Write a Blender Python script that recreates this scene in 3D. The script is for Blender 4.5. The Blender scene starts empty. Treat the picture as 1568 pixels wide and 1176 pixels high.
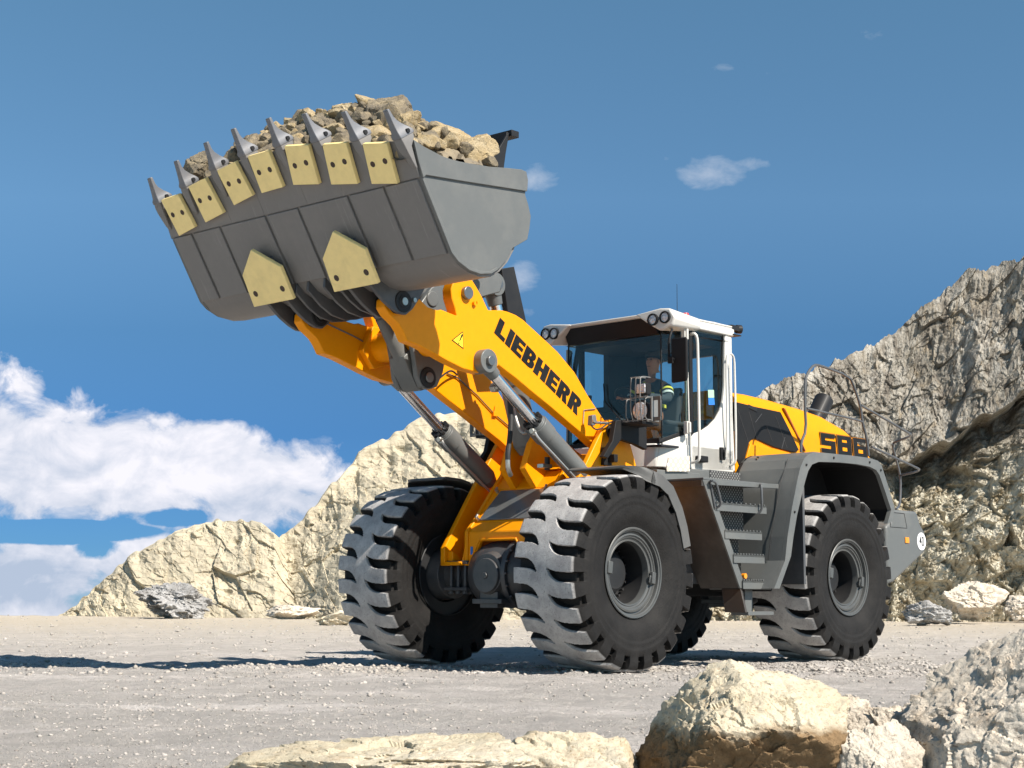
import bpy, bmesh, math, random
import numpy as np
from mathutils import Vector, Matrix
R = math.radians
scene = bpy.context.scene
C = scene.collection

# ------------------------------------------------------------------ camera
FPX, CAMZ, PITCH, ROLL = 2468.8, 0.705, 0.13125, 0.0036
cam_d = bpy.data.cameras.new('camera'); cam = bpy.data.objects.new('camera', cam_d); C.objects.link(cam)
cam_d.sensor_width = 36.0; cam_d.lens = FPX / 1568 * 36.0
cam_d.clip_start = 0.05; cam_d.clip_end = 20000
FW = np.array([0, math.cos(PITCH), math.sin(PITCH)]); _u = np.array([0, -math.sin(PITCH), math.cos(PITCH)]); _r = np.array([1., 0, 0])
RT = math.cos(ROLL) * _r + math.sin(ROLL) * _u; UP = -math.sin(ROLL) * _r + math.cos(ROLL) * _u
CAM = np.array([0, 0, CAMZ])
mw = Matrix.Identity(4)
for i in range(3):
    mw[i][0] = RT[i]; mw[i][1] = UP[i]; mw[i][2] = -FW[i]; mw[i][3] = CAM[i]
cam.matrix_world = mw
scene.camera = cam
# ------------------------------------------------------------------ machine frame (front axle on the ground)
HEAD = 0.8302
F = np.array([-math.cos(HEAD), -math.sin(HEAD), 0]); L = np.array([math.sin(HEAD), -math.cos(HEAD), 0])
WB = 3.9
O0 = np.array([1.314, 17.866, 0]) + F * WB / 2

# ------------------------------------------------------------------ sun and sky
_sh = L - 0.03 * F; _sh /= np.linalg.norm(_sh)
SUN_EL = R(44)
SUN = np.array([_sh[0] * math.cos(SUN_EL), _sh[1] * math.cos(SUN_EL), math.sin(SUN_EL)])
sd = bpy.data.lights.new('sun', 'SUN'); sun = bpy.data.objects.new('sun', sd); C.objects.link(sun)
sd.energy = 5.0; sd.angle = R(0.5); sd.color = (1.0, 0.93, 0.83)
sun.rotation_euler = Vector(SUN).to_track_quat('Z', 'Y').to_euler()
sun.location = (30, -30, 40)
world = bpy.data.worlds.new('World'); scene.world = world; world.use_nodes = True
scene.view_settings.view_transform = 'Standard'; scene.view_settings.look = 'None'
scene.view_settings.gamma = 1; scene.view_settings.exposure = 0.75

def build_sky():
    nt = world.node_tree; N = nt.nodes; N.clear()
    out = N.new('ShaderNodeOutputWorld'); bg = N.new('ShaderNodeBackground')
    sky = N.new('ShaderNodeTexSky'); sky.sky_type = 'NISHITA'; sky.sun_disc = False
    sky.sun_elevation = SUN_EL; sky.sun_rotation = math.atan2(SUN[0], SUN[1])
    sky.altitude = 2600; sky.air_density = 0.85; sky.dust_density = 0.05; sky.ozone_density = 3.0
    tc = N.new('ShaderNodeTexCoord'); sep = N.new('ShaderNodeSeparateXYZ')
    nt.links.new(tc.outputs['Generated'], sep.inputs[0])
    def val(x):
        return x
    def m(op, a, b=None, c=None, clamp=False):
        n = N.new('ShaderNodeMath'); n.operation = op; n.use_clamp = clamp
        for i, v in enumerate((a, b, c)):
            if v is None: continue
            if isinstance(v, (int, float)): n.inputs[i].default_value = v
            else: nt.links.new(v, n.inputs[i])
        return n.outputs[0]
    X, Y, Z = sep.outputs
    yc = m('MAXIMUM', Y, 0.05)
    az = m('DIVIDE', X, yc); el = m('DIVIDE', Z, yc)
    def azel(px, py):
        d = RT * (px - 784) - UP * (py - 588) + FW * FPX
        return d[0] / d[1], d[2] / d[1]
    def noise(dx, dy, scale, detail, rough, sy=1.0, seed=0.0, dist=0.0):
        cb = N.new('ShaderNodeCombineXYZ')
        nt.links.new(m('ADD', az, dx), cb.inputs[0]); nt.links.new(m('MULTIPLY', m('ADD', el, dy), sy), cb.inputs[1]); cb.inputs[2].default_value = seed
        n = N.new('ShaderNodeTexNoise'); n.inputs['Scale'].default_value = scale; n.inputs['Detail'].default_value = detail
        n.inputs['Roughness'].default_value = rough; n.inputs['Distortion'].default_value = dist
        nt.links.new(cb.outputs[0], n.inputs['Vector'])
        return n.outputs[0]
    def blob(px, py, rx, ry, amp, p=1.0):
        a0, e0 = azel(px, py)
        u = m('DIVIDE', m('SUBTRACT', az, a0), rx / FPX); v = m('DIVIDE', m('SUBTRACT', el, e0), ry / FPX)
        d2 = m('ADD', m('MULTIPLY', u, u), m('MULTIPLY', v, v))
        return m('MULTIPLY', m('SUBTRACT', 1.0, d2, clamp=True), amp)
    def total(lst):
        s = blob(*lst[0])
        for b in lst[1:]:
            s = m('MAXIMUM', s, blob(*b))
        return s
    # big bank
    bank = [(190, 725, 400, 105, 1.3), (60, 690, 210, 110, 1.2), (340, 745, 300, 105, 1.2), (480, 760, 200, 90, 1.0), (190, 655, 130, 60, .9), (30, 600, 60, 50, .85),
            (-60, 640, 150, 130, 1.0), (60, 880, 200, 75, 1.1), (200, 860, 170, 80, 1.0), (330, 840, 160, 50, .9), (235, 838, 90, 36, 1.1), (10, 930, 220, 80, 1.1), (520, 690, 60, 38, .45), (-300, 720, 300, 160, 1.2), (-300, 900, 320, 90, 1.2)]
    sh = total(bank)
    n1 = noise(0, 0, 24, 9, .60, 1.35, 3.1, .4)
    gap = total([(80, 815, 175, 21, 1.3), (270, 792, 60, 16, .8), (150, 838, 40, 22, .8)])
    n0 = noise(0, 0, 7, 3, .5, 1.4, 1.1)
    d = m('SUBTRACT', m('MULTIPLY_ADD', m('SUBTRACT', n1, .5), 2.3, m('MULTIPLY_ADD', m('SUBTRACT', n0, .5), .8, sh)), m('ADD', gap, 0.36))
    d = m('MULTIPLY', d, m('MULTIPLY', sh, 6.0, clamp=True))
    mask = m('MULTIPLY', d, 2.5, clamp=True)
    # shading of the bank: noise difference along the light plus a slow large variation
    n2 = noise(0.004, -0.008, 24, 7, .55, 1.35, 3.1, .4)
    nl = noise(0, 0, 9.0, 4, .5, 2.2, 7.7)
    low = total([(110, 785, 520, 50, .9), (40, 885, 190, 70, 1.5), (440, 785, 190, 60, 1.1), (60, 720, 200, 40, .4)])
    shade = m('ADD', m('MULTIPLY_ADD', m('SUBTRACT', n2, n1), 2.2, .24), m('ADD', m('MULTIPLY', low, .55), m('MULTIPLY', m('SUBTRACT', nl, .5), 1.0)), clamp=True)
    mixc = N.new('ShaderNodeMix'); mixc.data_type = 'RGBA'
    nt.links.new(shade, mixc.inputs['Factor'])
    mixc.inputs['A'].default_value = (8.7, 8.6, 9.2, 1); mixc.inputs['B'].default_value = (4.3, 5.1, 6.5, 1)
    # thin wisps
    wisps = [(1085, 262, 75, 34, 1.), (1150, 252, 50, 16, .7), (1340, 55, 40, 22, .55), (1105, 102, 26, 14, .5), (1185, 108, 34, 16, .5), (1055, 212, 30, 9, .5), (825, 275, 46, 30, 1.0), (850, 262, 20, 12, .6),
             (800, 425, 42, 34, 1.0), (805, 478, 20, 10, .5), (900, 258, 20, 10, .3), (1020, 242, 24, 8, .4), (500, 684, 60, 22, .7)]
    ws = total(wisps)
    nw = noise(0, 0, 40, 7, .62, 1.7, 5.5, .3)
    wm = m('MULTIPLY', m('SUBTRACT', m('MULTIPLY_ADD', m('SUBTRACT', nw, .5), 2.2, ws), .42), .9, clamp=True)
    wm = m('MULTIPLY', m('MULTIPLY', wm, .46), m('MULTIPLY', ws, 5.0, clamp=True))
    front = m('GREATER_THAN', Y, 0.05)
    mask = m('MULTIPLY', mask, front); wm = m('MULTIPLY', wm, front)
    mx1 = N.new('ShaderNodeMix'); mx1.data_type = 'RGBA'; nt.links.new(wm, mx1.inputs['Factor'])
    gr = N.new('ShaderNodeMix'); gr.data_type = 'RGBA'; gr.blend_type = 'MULTIPLY'; gr.inputs['Factor'].default_value = 1
    nt.links.new(sky.outputs[0], gr.inputs['A']); tint = N.new('ShaderNodeValToRGB'); nt.links.new(m('MULTIPLY', el, 2.0, clamp=True), tint.inputs[0]); cr_ = tint.color_ramp
    cr_.elements[0].position = .06; cr_.elements[0].color = (.20 / 1.6, .40 / 1.6, .64 / 1.6, 1); cr_.elements[1].position = .80; cr_.elements[1].color = (1.12 / 1.6, 1.46 / 1.6, 1.29 / 1.6, 1)
    for p_, c_ in ((.20, (.27, .50, .70)), (.33, (.46, .72, .81)), (.50, (.93, 1.19, 1.13))):
        e_ = cr_.elements.new(p_); e_.color = (c_[0] / 1.6, c_[1] / 1.6, c_[2] / 1.6, 1)
    tm = N.new('ShaderNodeVectorMath'); tm.operation = 'SCALE'; nt.links.new(tint.outputs[0], tm.inputs[0]); tm.inputs['Scale'].default_value = 1.6
    nt.links.new(tm.outputs[0], gr.inputs['B'])
    nt.links.new(gr.outputs['Result'], mx1.inputs['A']); mx1.inputs['B'].default_value = (8.0, 8.1, 8.6, 1)
    mx2 = N.new('ShaderNodeMix'); mx2.data_type = 'RGBA'; nt.links.new(mask, mx2.inputs['Factor'])
    nt.links.new(mx1.outputs['Result'], mx2.inputs['A']); nt.links.new(mixc.outputs['Result'], mx2.inputs['B'])
    nt.links.new(mx2.outputs['Result'], bg.inputs['Color'])
    bg.inputs['Strength'].default_value = 0.066
    nt.links.new(bg.outputs[0], out.inputs[0])
build_sky()

# ------------------------------------------------------------------ measuring helpers: a sight line meets a plane of the machine
def ray(px, py): return FW * FPX + RT * (px - 784) - UP * (py - 588)
def PY(px, py, y):      # point of the machine plane "y metres left of the centre line" -> (x, z)
    d = ray(px, py); c = CAM - O0
    t = (y - c @ L) / (d @ L); q = c + t * d
    return (float(q @ F), float(q[2]))
def PX(px, py, x):      # plane "x metres ahead of the front axle" -> (y, z)
    d = ray(px, py); c = CAM - O0
    t = (x - c @ F) / (d @ F); q = c + t * d
    return (float(q @ L), float(q[2]))
def PYs(pts, y): return [PY(a, b, y) for a, b in pts]
def atD(px, py, D):     # world point at distance D in front of the camera
    d = ray(px, py); q = CAM + d * D / d[1]; return q

# ------------------------------------------------------------------ vector noise
def _h(ix, iy, iz, s):
    n = (ix.astype(np.int64) * 374761393 + iy.astype(np.int64) * 668265263 + iz.astype(np.int64) * 2147483647 // 7 + s * 974711) & 0xffffffff
    n = ((n ^ (n >> 13)) * 1274126177) & 0xffffffff
    n = ((n ^ (n >> 16)) * 2246822519) & 0xffffffff
    return ((n ^ (n >> 15)) & 0xffffff) / float(0xffffff)
def vnoise(P, s=0):
    i = np.floor(P); f = P - i; f = f * f * f * (f * (f * 6 - 15) + 10); i = i.astype(np.int64)
    r = 0
    for a in (0, 1):
        for b in (0, 1):
            for c in (0, 1):
                w = (f[:, 0] if a else 1 - f[:, 0]) * (f[:, 1] if b else 1 - f[:, 1]) * (f[:, 2] if c else 1 - f[:, 2])
                r = r + w * _h(i[:, 0] + a, i[:, 1] + b, i[:, 2] + c, s)
    return r * 2 - 1
def fbm(P, octv=5, s=0, gain=.5, lac=2.03):
    a = 1.; r = 0
    for k in range(octv):
        r = r + a * vnoise(P, s + k); P = P * lac + 17.3; a *= gain
    return r
def ridged(P, octv=5, s=0, gain=.5):
    a = 1.; r = 0
    for k in range(octv):
        r = r + a * (1 - 2 * np.abs(vnoise(P, s + k))); P = P * 2.1 + 9.1; a *= gain
    return r
def facets(P, s=0, tilt=1.0, off=.5):   # broken-rock cells, each with its own height and tilt
    i = np.floor(P).astype(np.int64); best = np.full(len(P), 1e9); val = np.zeros(len(P))
    for a in (-1, 0, 1):
        for b in (-1, 0, 1):
            for c in (-1, 0, 1):
                ii = i + np.array([a, b, c])
                j = np.stack([_h(ii[:, 0], ii[:, 1], ii[:, 2], s + q) for q in (1, 2, 3)], 1)
                dlt = P - (ii + j); d2 = (dlt ** 2).sum(1)
                g = np.stack([_h(ii[:, 0], ii[:, 1], ii[:, 2], s + q) - .5 for q in (4, 5, 6)], 1) * 2
                v = (dlt * g).sum(1) * tilt + (_h(ii[:, 0], ii[:, 1], ii[:, 2], s + 7) - .5) * 2 * off
                w = d2 < best; best[w] = d2[w]; val[w] = v[w]
    return val

# ------------------------------------------------------------------ materials
def newmat(name):
    m = bpy.data.materials.new(name); m.use_nodes = True
    return m, m.node_tree, m.node_tree.nodes['Principled BSDF']
def _mix(nt, fac, a, b):
    n = nt.nodes.new('ShaderNodeMix'); n.data_type = 'RGBA'
    for key, v in (('Factor', fac), ('A', a), ('B', b)):
        if isinstance(v, (int, float)): n.inputs[key].default_value = v
        elif isinstance(v, tuple): n.inputs[key].default_value = (*v, 1)
        else: nt.links.new(v, n.inputs[key])
    return n.outputs['Result']
def _noise(nt, scale, detail=6, rough=.55, vec=None, dist=0):
    n = nt.nodes.new('ShaderNodeTexNoise'); n.inputs['Scale'].default_value = scale; n.inputs['Detail'].default_value = detail
    n.inputs['Roughness'].default_value = rough; n.inputs['Distortion'].default_value = dist
    if vec is None:
        vec = nt.nodes.new('ShaderNodeTexCoord').outputs['Object']
    nt.links.new(vec, n.inputs['Vector'])
    return n.outputs[0]
def _ramp(nt, fac, lo, hi):
    n = nt.nodes.new('ShaderNodeMapRange'); n.inputs['From Min'].default_value = lo; n.inputs['From Max'].default_value = hi
    nt.links.new(fac, n.inputs['Value']); return n.outputs[0]
def _bump(nt, bsdf, h, strength, dist, prev=None):
    b = nt.nodes.new('ShaderNodeBump'); b.inputs['Strength'].default_value = strength; b.inputs['Distance'].default_value = dist
    nt.links.new(h, b.inputs['Height'])
    if prev is not None: nt.links.new(prev, b.inputs['Normal'])
    nt.links.new(b.outputs[0], bsdf.inputs['Normal']); return b.outputs[0]
def _map(nt, scale, rot=(0, 0, 0)):
    tc = nt.nodes.new('ShaderNodeTexCoord'); mp = nt.nodes.new('ShaderNodeMapping')
    mp.inputs['Scale'].default_value = scale; mp.inputs['Rotation'].default_value = rot
    nt.links.new(tc.outputs['Object'], mp.inputs[0]); return mp.outputs[0]
def paint(name, col, rough=.35, dirt=.12, dcol=(.33, .30, .26), metal=0, coat=.25, bump=.0, dscale=1.7, scratch=0):
    m, nt, b = newmat(name)
    n = _noise(nt, dscale, 9, .68); n2 = _noise(nt, 14, 5, .6)
    f = _ramp(nt, n, .46, .78)
    mu = nt.nodes.new('ShaderNodeMath'); mu.operation = 'MULTIPLY'; nt.links.new(f, mu.inputs[0]); mu.inputs[1].default_value = dirt
    c = _mix(nt, mu.outputs[0], col, dcol)
    c2 = _mix(nt, _ramp(nt, n2, .35, .65), tuple(v * .955 for v in col), col)
    nt.links.new(_mix(nt, mu.outputs[0], c2, dcol), b.inputs['Base Color'])
    if scratch:      # rubbed streaks along the digging direction and dusty runs
        sc = _ramp(nt, _noise(nt, 1.0, 4, .75, _map(nt, (2.5, 26, 1.2), (0, R(-30), R(7)))), .60, .72); src = b.inputs['Base Color'].links[0].from_socket
        k_ = nt.nodes.new('ShaderNodeMath'); k_.operation = 'MULTIPLY'; nt.links.new(sc, k_.inputs[0]); k_.inputs[1].default_value = scratch
        nt.links.new(_mix(nt, k_.outputs[0], src, tuple(min(1, v * 1.9 + .03) for v in col)), b.inputs['Base Color'])
    r = nt.nodes.new('ShaderNodeMapRange'); nt.links.new(n, r.inputs['Value']); r.inputs['To Min'].default_value = rough - .06; r.inputs['To Max'].default_value = rough + .22
    nt.links.new(r.outputs[0], b.inputs['Roughness'])
    b.inputs['Metallic'].default_value = metal; b.inputs['Coat Weight'].default_value = coat; b.inputs['Coat Roughness'].default_value = .18
    if bump: _bump(nt, b, _noise(nt, 55, 3, .5), bump, .002)
    return m
M = {}
M['yellow'] = paint('loader_yellow', (.82, .285, .0), .38, .05, (.40, .18, .02), coat=.03)
M['grey'] = paint('loader_grey', (.108, .113, .111), .42, .22, (.30, .28, .25), coat=.1)
M['bucket'] = paint('bucket_grey', (.158, .150, .144), .45, .35, (.25, .23, .21), coat=.04, bump=.15, scratch=.35)
M['dark'] = paint('dark_grey', (.018, .0185, .020), .45, .15, (.11, .10, .09), coat=.05)
M['black'] = paint('black_plastic', (.012, .012, .013), .5, .2, (.05, .048, .045), coat=0)
M['white'] = paint('cab_white', (.60, .58, .54), .35, .10, (.55, .5, .42), coat=.3)
M['cream'] = paint('wear_plate_cream', (.92, .71, .30), .6, .25, (.40, .30, .15), coat=0, bump=.3, dscale=6, scratch=-.0)
M['steel'] = paint('worn_steel', (.15, .155, .17), .45, .5, (.20, .18, .16), metal=.25, coat=0, bump=.4, dscale=9)
M['chrome'] = paint('chrome_rod', (.75, .75, .76), .12, .05, metal=1.0, coat=0)
M['fender'] = paint('fender_rubber', (.085, .085, .083), .5, .35, (.2, .19, .18), coat=0)
M['rubber'] = paint('hose_rubber', (.015, .015, .016), .55, .2, (.06, .06, .06), coat=0)
M['rail'] = paint('rail_grey', (.075, .078, .082), .35, .15, coat=.2)
M['whiterail'] = paint('rail_white', (.62, .60, .56), .35, .1, coat=.2)
M['header'] = paint('dark_header', (.005, .006, .009), .35, .0, coat=.0)
M['orange'] = paint('amber_reflector', (.85, .28, .01), .25, .0, coat=.5)
M['decal_black'] = paint('decal_black', (.008, .008, .008), .4, .05, coat=0)
M['decal_yellow'] = paint('decal_yellow', (.95, .72, .02), .4, .0, coat=0)
M['decal_white'] = paint('decal_white', (.8, .8, .8), .4, .05, coat=0)
M['decal_blue'] = paint('decal_blue', (.02, .17, .55), .4, .05, coat=0)
M['decal_green'] = paint('decal_green', (.36, .55, .40), .4, .05, coat=0)
M['red'] = paint('red_plastic', (.6, .02, .02), .3, .05, coat=.3)
M['brass'] = paint('fitting_steel', (.45, .44, .40), .3, .3, metal=.9, coat=0)
M['interior'] = paint('cab_interior', (.016, .018, .024), .65, .1, coat=0)
M['interior_light'] = paint('cab_pillar_inside', (.30, .33, .28), .6, .1, coat=0)
def glassmat(name, tint, rough=0.02):
    m = bpy.data.materials.new(name); m.use_nodes = True; nt = m.node_tree; nt.nodes.clear()
    o = nt.nodes.new('ShaderNodeOutputMaterial'); tr = nt.nodes.new('ShaderNodeBsdfTransparent'); gl = nt.nodes.new('ShaderNodeBsdfGlossy')
    mx = nt.nodes.new('ShaderNodeMixShader'); lw = nt.nodes.new('ShaderNodeLayerWeight'); lw.inputs['Blend'].default_value = .5
    tr.inputs[0].default_value = (*tint, 1); gl.inputs['Roughness'].default_value = rough
    pw = nt.nodes.new('ShaderNodeMath'); pw.operation = 'POWER'; nt.links.new(lw.outputs['Facing'], pw.inputs[0]); pw.inputs[1].default_value = 5
    mu = nt.nodes.new('ShaderNodeMath'); mu.operation = 'MULTIPLY_ADD'; nt.links.new(pw.outputs[0], mu.inputs[0]); mu.inputs[1].default_value = .9; mu.inputs[2].default_value = .025
    nt.links.new(mu.outputs[0], mx.inputs[0]); nt.links.new(tr.outputs[0], mx.inputs[1]); nt.links.new(gl.outputs[0], mx.inputs[2]); nt.links.new(mx.outputs[0], o.inputs[0])
    return m
M['glass'] = glassmat('tinted_glass', (.90, .95, .94))
for k_ in ('header', 'black', 'dark', 'interior', 'decal_black'): M[k_].node_tree.nodes['Principled BSDF'].inputs['Specular IOR Level'].default_value = .2
M['yellow'].node_tree.nodes['Principled BSDF'].inputs['Specular IOR Level'].default_value = .2
M['lens'] = None
def lensmat():
    m, nt, b = newmat('lamp_lens'); b.inputs['Base Color'].default_value = (.62, .63, .65, 1); b.inputs['Metallic'].default_value = .25; b.inputs['Roughness'].default_value = .15
    v = nt.nodes.new('ShaderNodeTexVoronoi'); v.inputs['Scale'].default_value = 45; nt.links.new(nt.nodes.new('ShaderNodeTexCoord').outputs['Object'], v.inputs['Vector'])
    _bump(nt, b, v.outputs[0], .8, .01); return m
M['lens'] = lensmat()
def perfmat(name, base, hole, pitch):
    # sheet metal punched with a staggered grid of round holes
    m, nt, b = newmat(name)
    tc = nt.nodes.new('ShaderNodeTexCoord'); mp = nt.nodes.new('ShaderNodeMapping'); mp.inputs['Scale'].default_value = (1 / pitch, 1 / pitch, 1 / pitch); mp.inputs['Rotation'].default_value = (0, R(45), 0)
    nt.links.new(tc.outputs['Object'], mp.inputs[0])
    fr = nt.nodes.new('ShaderNodeVectorMath'); fr.operation = 'FRACTION'; nt.links.new(mp.outputs[0], fr.inputs[0])
    sp = nt.nodes.new('ShaderNodeSeparateXYZ'); nt.links.new(fr.outputs[0], sp.inputs[0])
    def m2(op, a, c=None):
        n = nt.nodes.new('ShaderNodeMath'); n.operation = op
        for i, v in enumerate((a, c)):
            if v is None: continue
            if isinstance(v, (int, float)): n.inputs[i].default_value = v
            else: nt.links.new(v, n.inputs[i])
        return n.outputs[0]
    a = m2('SUBTRACT', sp.outputs[0], .5); c = m2('SUBTRACT', sp.outputs[2], .5)
    d = m2('SQRT', m2('ADD', m2('MULTIPLY', a, a), m2('MULTIPLY', c, c)))
    k = m2('LESS_THAN', d, .30)
    nt.links.new(_mix(nt, k, base, hole), b.inputs['Base Color']); b.inputs['Roughness'].default_value = .6
    return m
M['perf'] = perfmat('perforated_step_plate', (.03, .03, .032), (.24, .24, .23), .034)
M['mesh'] = perfmat('perforated_guard', (.16, .10, .055), (.004, .004, .004), .045)
M['perf_white'] = perfmat('perforated_white_step', (.55, .47, .38), (.9, .88, .82), .06)
def tyremat():
    m, nt, b = newmat('tyre_rubber')
    tc = nt.nodes.new('ShaderNodeTexCoord'); sp = nt.nodes.new('ShaderNodeSeparateXYZ'); nt.links.new(tc.outputs['Object'], sp.inputs[0])
    cb = nt.nodes.new('ShaderNodeCombineXYZ'); nt.links.new(sp.outputs[0], cb.inputs[0]); nt.links.new(sp.outputs[2], cb.inputs[2])
    ln = nt.nodes.new('ShaderNodeVectorMath'); ln.operation = 'LENGTH'; nt.links.new(cb.outputs[0], ln.inputs[0])
    r = ln.outputs['Value']
    n = _noise(nt, 5, 10, .7); n2 = _noise(nt, 60, 6, .7); n3 = _noise(nt, 1.3, 4, .5)
    wear = _ramp(nt, r, .905, .921)
    side = _mix(nt, _ramp(nt, n, .35, .75), (.0075, .007, .007), (.019, .0175, .0165))
    tread = _mix(nt, _ramp(nt, n, .36, .66), (.29, .28, .275), (.50, .485, .47))
    crack = _ramp(nt, n2, .32, .45)
    tread = _mix(nt, crack, (.17, .16, .16), tread)
    nt.links.new(_mix(nt, wear, side, tread), b.inputs['Base Color'])
    b.inputs['Roughness'].default_value = .7; b.inputs['Specular IOR Level'].default_value = .25
    p = _bump(nt, b, n2, .6, .009); _bump(nt, b, n, .55, .016, p)
    return m
M['tyre'] = tyremat()
def rockmat(name, c1, c2, c3, scale=1.0, stretch=(1, 1, 1), rot=(0, 0, 0), dark=(.10, .09, .075), bump=.6, fine=1.0, crack=.35, bd=.25):
    m, nt, b = newmat(name)
    vec = _map(nt, tuple(scale * s for s in stretch), rot)
    n1 = _noise(nt, .35, 8, .62, vec); n2 = _noise(nt, 1.6, 10, .68, vec, .4); n3 = _noise(nt, 9 * fine, 8, .7, vec)
    c = _mix(nt, _ramp(nt, n1, .38, .62), c1, c2)
    c = _mix(nt, _ramp(nt, n2, .50, .72), c, c3)
    sp = _ramp(nt, n3, .30, .46)
    c = _mix(nt, sp, dark, c)
    v = nt.nodes.new('ShaderNodeTexVoronoi'); v.feature = 'DISTANCE_TO_EDGE'; v.inputs['Scale'].default_value = 1.1
    wv = nt.nodes.new('ShaderNodeVectorMath'); wv.operation = 'ADD'; 
    nn = nt.nodes.new('ShaderNodeTexNoise'); nn.inputs['Scale'].default_value = 2.5; nn.inputs['Detail'].default_value = 4; nt.links.new(vec, nn.inputs['Vector'])
    nt.links.new(vec, wv.inputs[0]); nt.links.new(nn.outputs['Color'], wv.inputs[1]); nt.links.new(wv.outputs[0], v.inputs['Vector'])
    cr = _ramp(nt, v.outputs['Distance'], .0, .045)
    cm = nt.nodes.new('ShaderNodeMath'); cm.operation = 'MULTIPLY_ADD'; nt.links.new(cr, cm.inputs[0]); cm.inputs[1].default_value = crack; cm.inputs[2].default_value = 1 - crack
    c = _mix(nt, cm.outputs[0], dark, c)
    nt.links.new(c, b.inputs['Base Color']); b.inputs['Roughness'].default_value = 1.0; b.inputs['Specular IOR Level'].default_value = .06
    p = _bump(nt, b, n2, bump, bd / scale); p = _bump(nt, b, n3, bump, min(.06, bd * .5) / scale, p)
    p = _bump(nt, b, _noise(nt, 45 * fine, 5, .7, vec), bump * .8, .012 / scale, p)
    _bump(nt, b, cr, .3, .05 / scale, p)
    return m
M['rock_cream'] = rockmat('cream_hill_rock', (.43, .38, .285), (.54, .475, .35), (.33, .285, .21), 1, (.6, 1.0, 2.6), (0, R(40), 0), dark=(.20, .155, .10), fine=.45, crack=.0, bump=.8, bd=.05)
M['rock_grey'] = rockmat('grey_cliff_rock', (.25, .23, .195), (.40, .375, .33), (.26, .205, .135), 1.0, (1.9, 1.6, .5), (0, R(-12), 0), dark=(.08, .068, .05), fine=.7, crack=.3, bump=1.0, bd=.06)
M['rock_heap'] = rockmat('heap_rock', (.20, .17, .13), (.33, .27, .18), (.13, .12, .105), 4, dark=(.10, .08, .06), bump=.5, fine=.6, crack=0)
M['rock_heap_tan'] = rockmat('heap_rock_tan', (.42, .32, .18), (.50, .41, .27), (.28, .22, .13), 4, dark=(.14, .10, .06), bump=.5, fine=.6, crack=0)
M['boulder_cream'] = rockmat('boulder_cream', (.54, .47, .34), (.65, .58, .455), (.45, .36, .245), 5, dark=(.28, .19, .10), bump=.75, fine=1.5, crack=.0, bd=.10)
M['boulder_white'] = rockmat('boulder_white', (.56, .495, .41), (.70, .63, .53), (.46, .36, .26), 5, dark=(.17, .13, .10), bump=.8, fine=1.5, crack=.1, bd=.10)
M['boulder_grey'] = rockmat('boulder_grey', (.30, .29, .28), (.46, .45, .44), (.20, .185, .17), 1.4, dark=(.09, .085, .08), bump=.7, fine=1, crack=.3)
def cliff_tone():
    # the rubble face under the overhang is fresher, creamier stone than the weathered wall above
    m = M['rock_grey']; nt = m.node_tree; b = nt.nodes['Principled BSDF']; src = b.inputs['Base Color'].links[0].from_socket
    tc = nt.nodes.new('ShaderNodeTexCoord'); sp = nt.nodes.new('ShaderNodeSeparateXYZ'); nt.links.new(tc.outputs['Object'], sp.inputs[0])
    a = nt.nodes.new('ShaderNodeMath'); a.operation = 'MULTIPLY_ADD'; nt.links.new(sp.outputs[0], a.inputs[0]); a.inputs[1].default_value = -.25; nt.links.new(sp.outputs[2], a.inputs[2])
    n = _noise(nt, .8, 5, .6); a2 = nt.nodes.new('ShaderNodeMath'); a2.operation = 'MULTIPLY_ADD'; nt.links.new(n, a2.inputs[0]); a2.inputs[1].default_value = 2.5; nt.links.new(a.outputs[0], a2.inputs[2])
    f = _ramp(nt, a2.outputs[0], 3.0, 1.9)
    n3 = _noise(nt, 1.9, 8, .65); c = _mix(nt, _ramp(nt, n3, .38, .52), (.30, .25, .17), (.52, .48, .385)); n4 = _noise(nt, 9, 7, .7); c = _mix(nt, _ramp(nt, n4, .30, .42), (.20, .16, .10), c)
    sv = _map(nt, (2.6, 2.6, .28), (0, R(-12), 0)); st_ = _noise(nt, 1.0, 9, .68, sv, .6)
    src = _mix(nt, _ramp(nt, st_, .40, .52), (.17, .15, .125), src); src = _mix(nt, _ramp(nt, st_, .60, .70), src, (.54, .50, .44))
    nt.links.new(_mix(nt, f, src, c), b.inputs['Base Color'])
cliff_tone()
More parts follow.
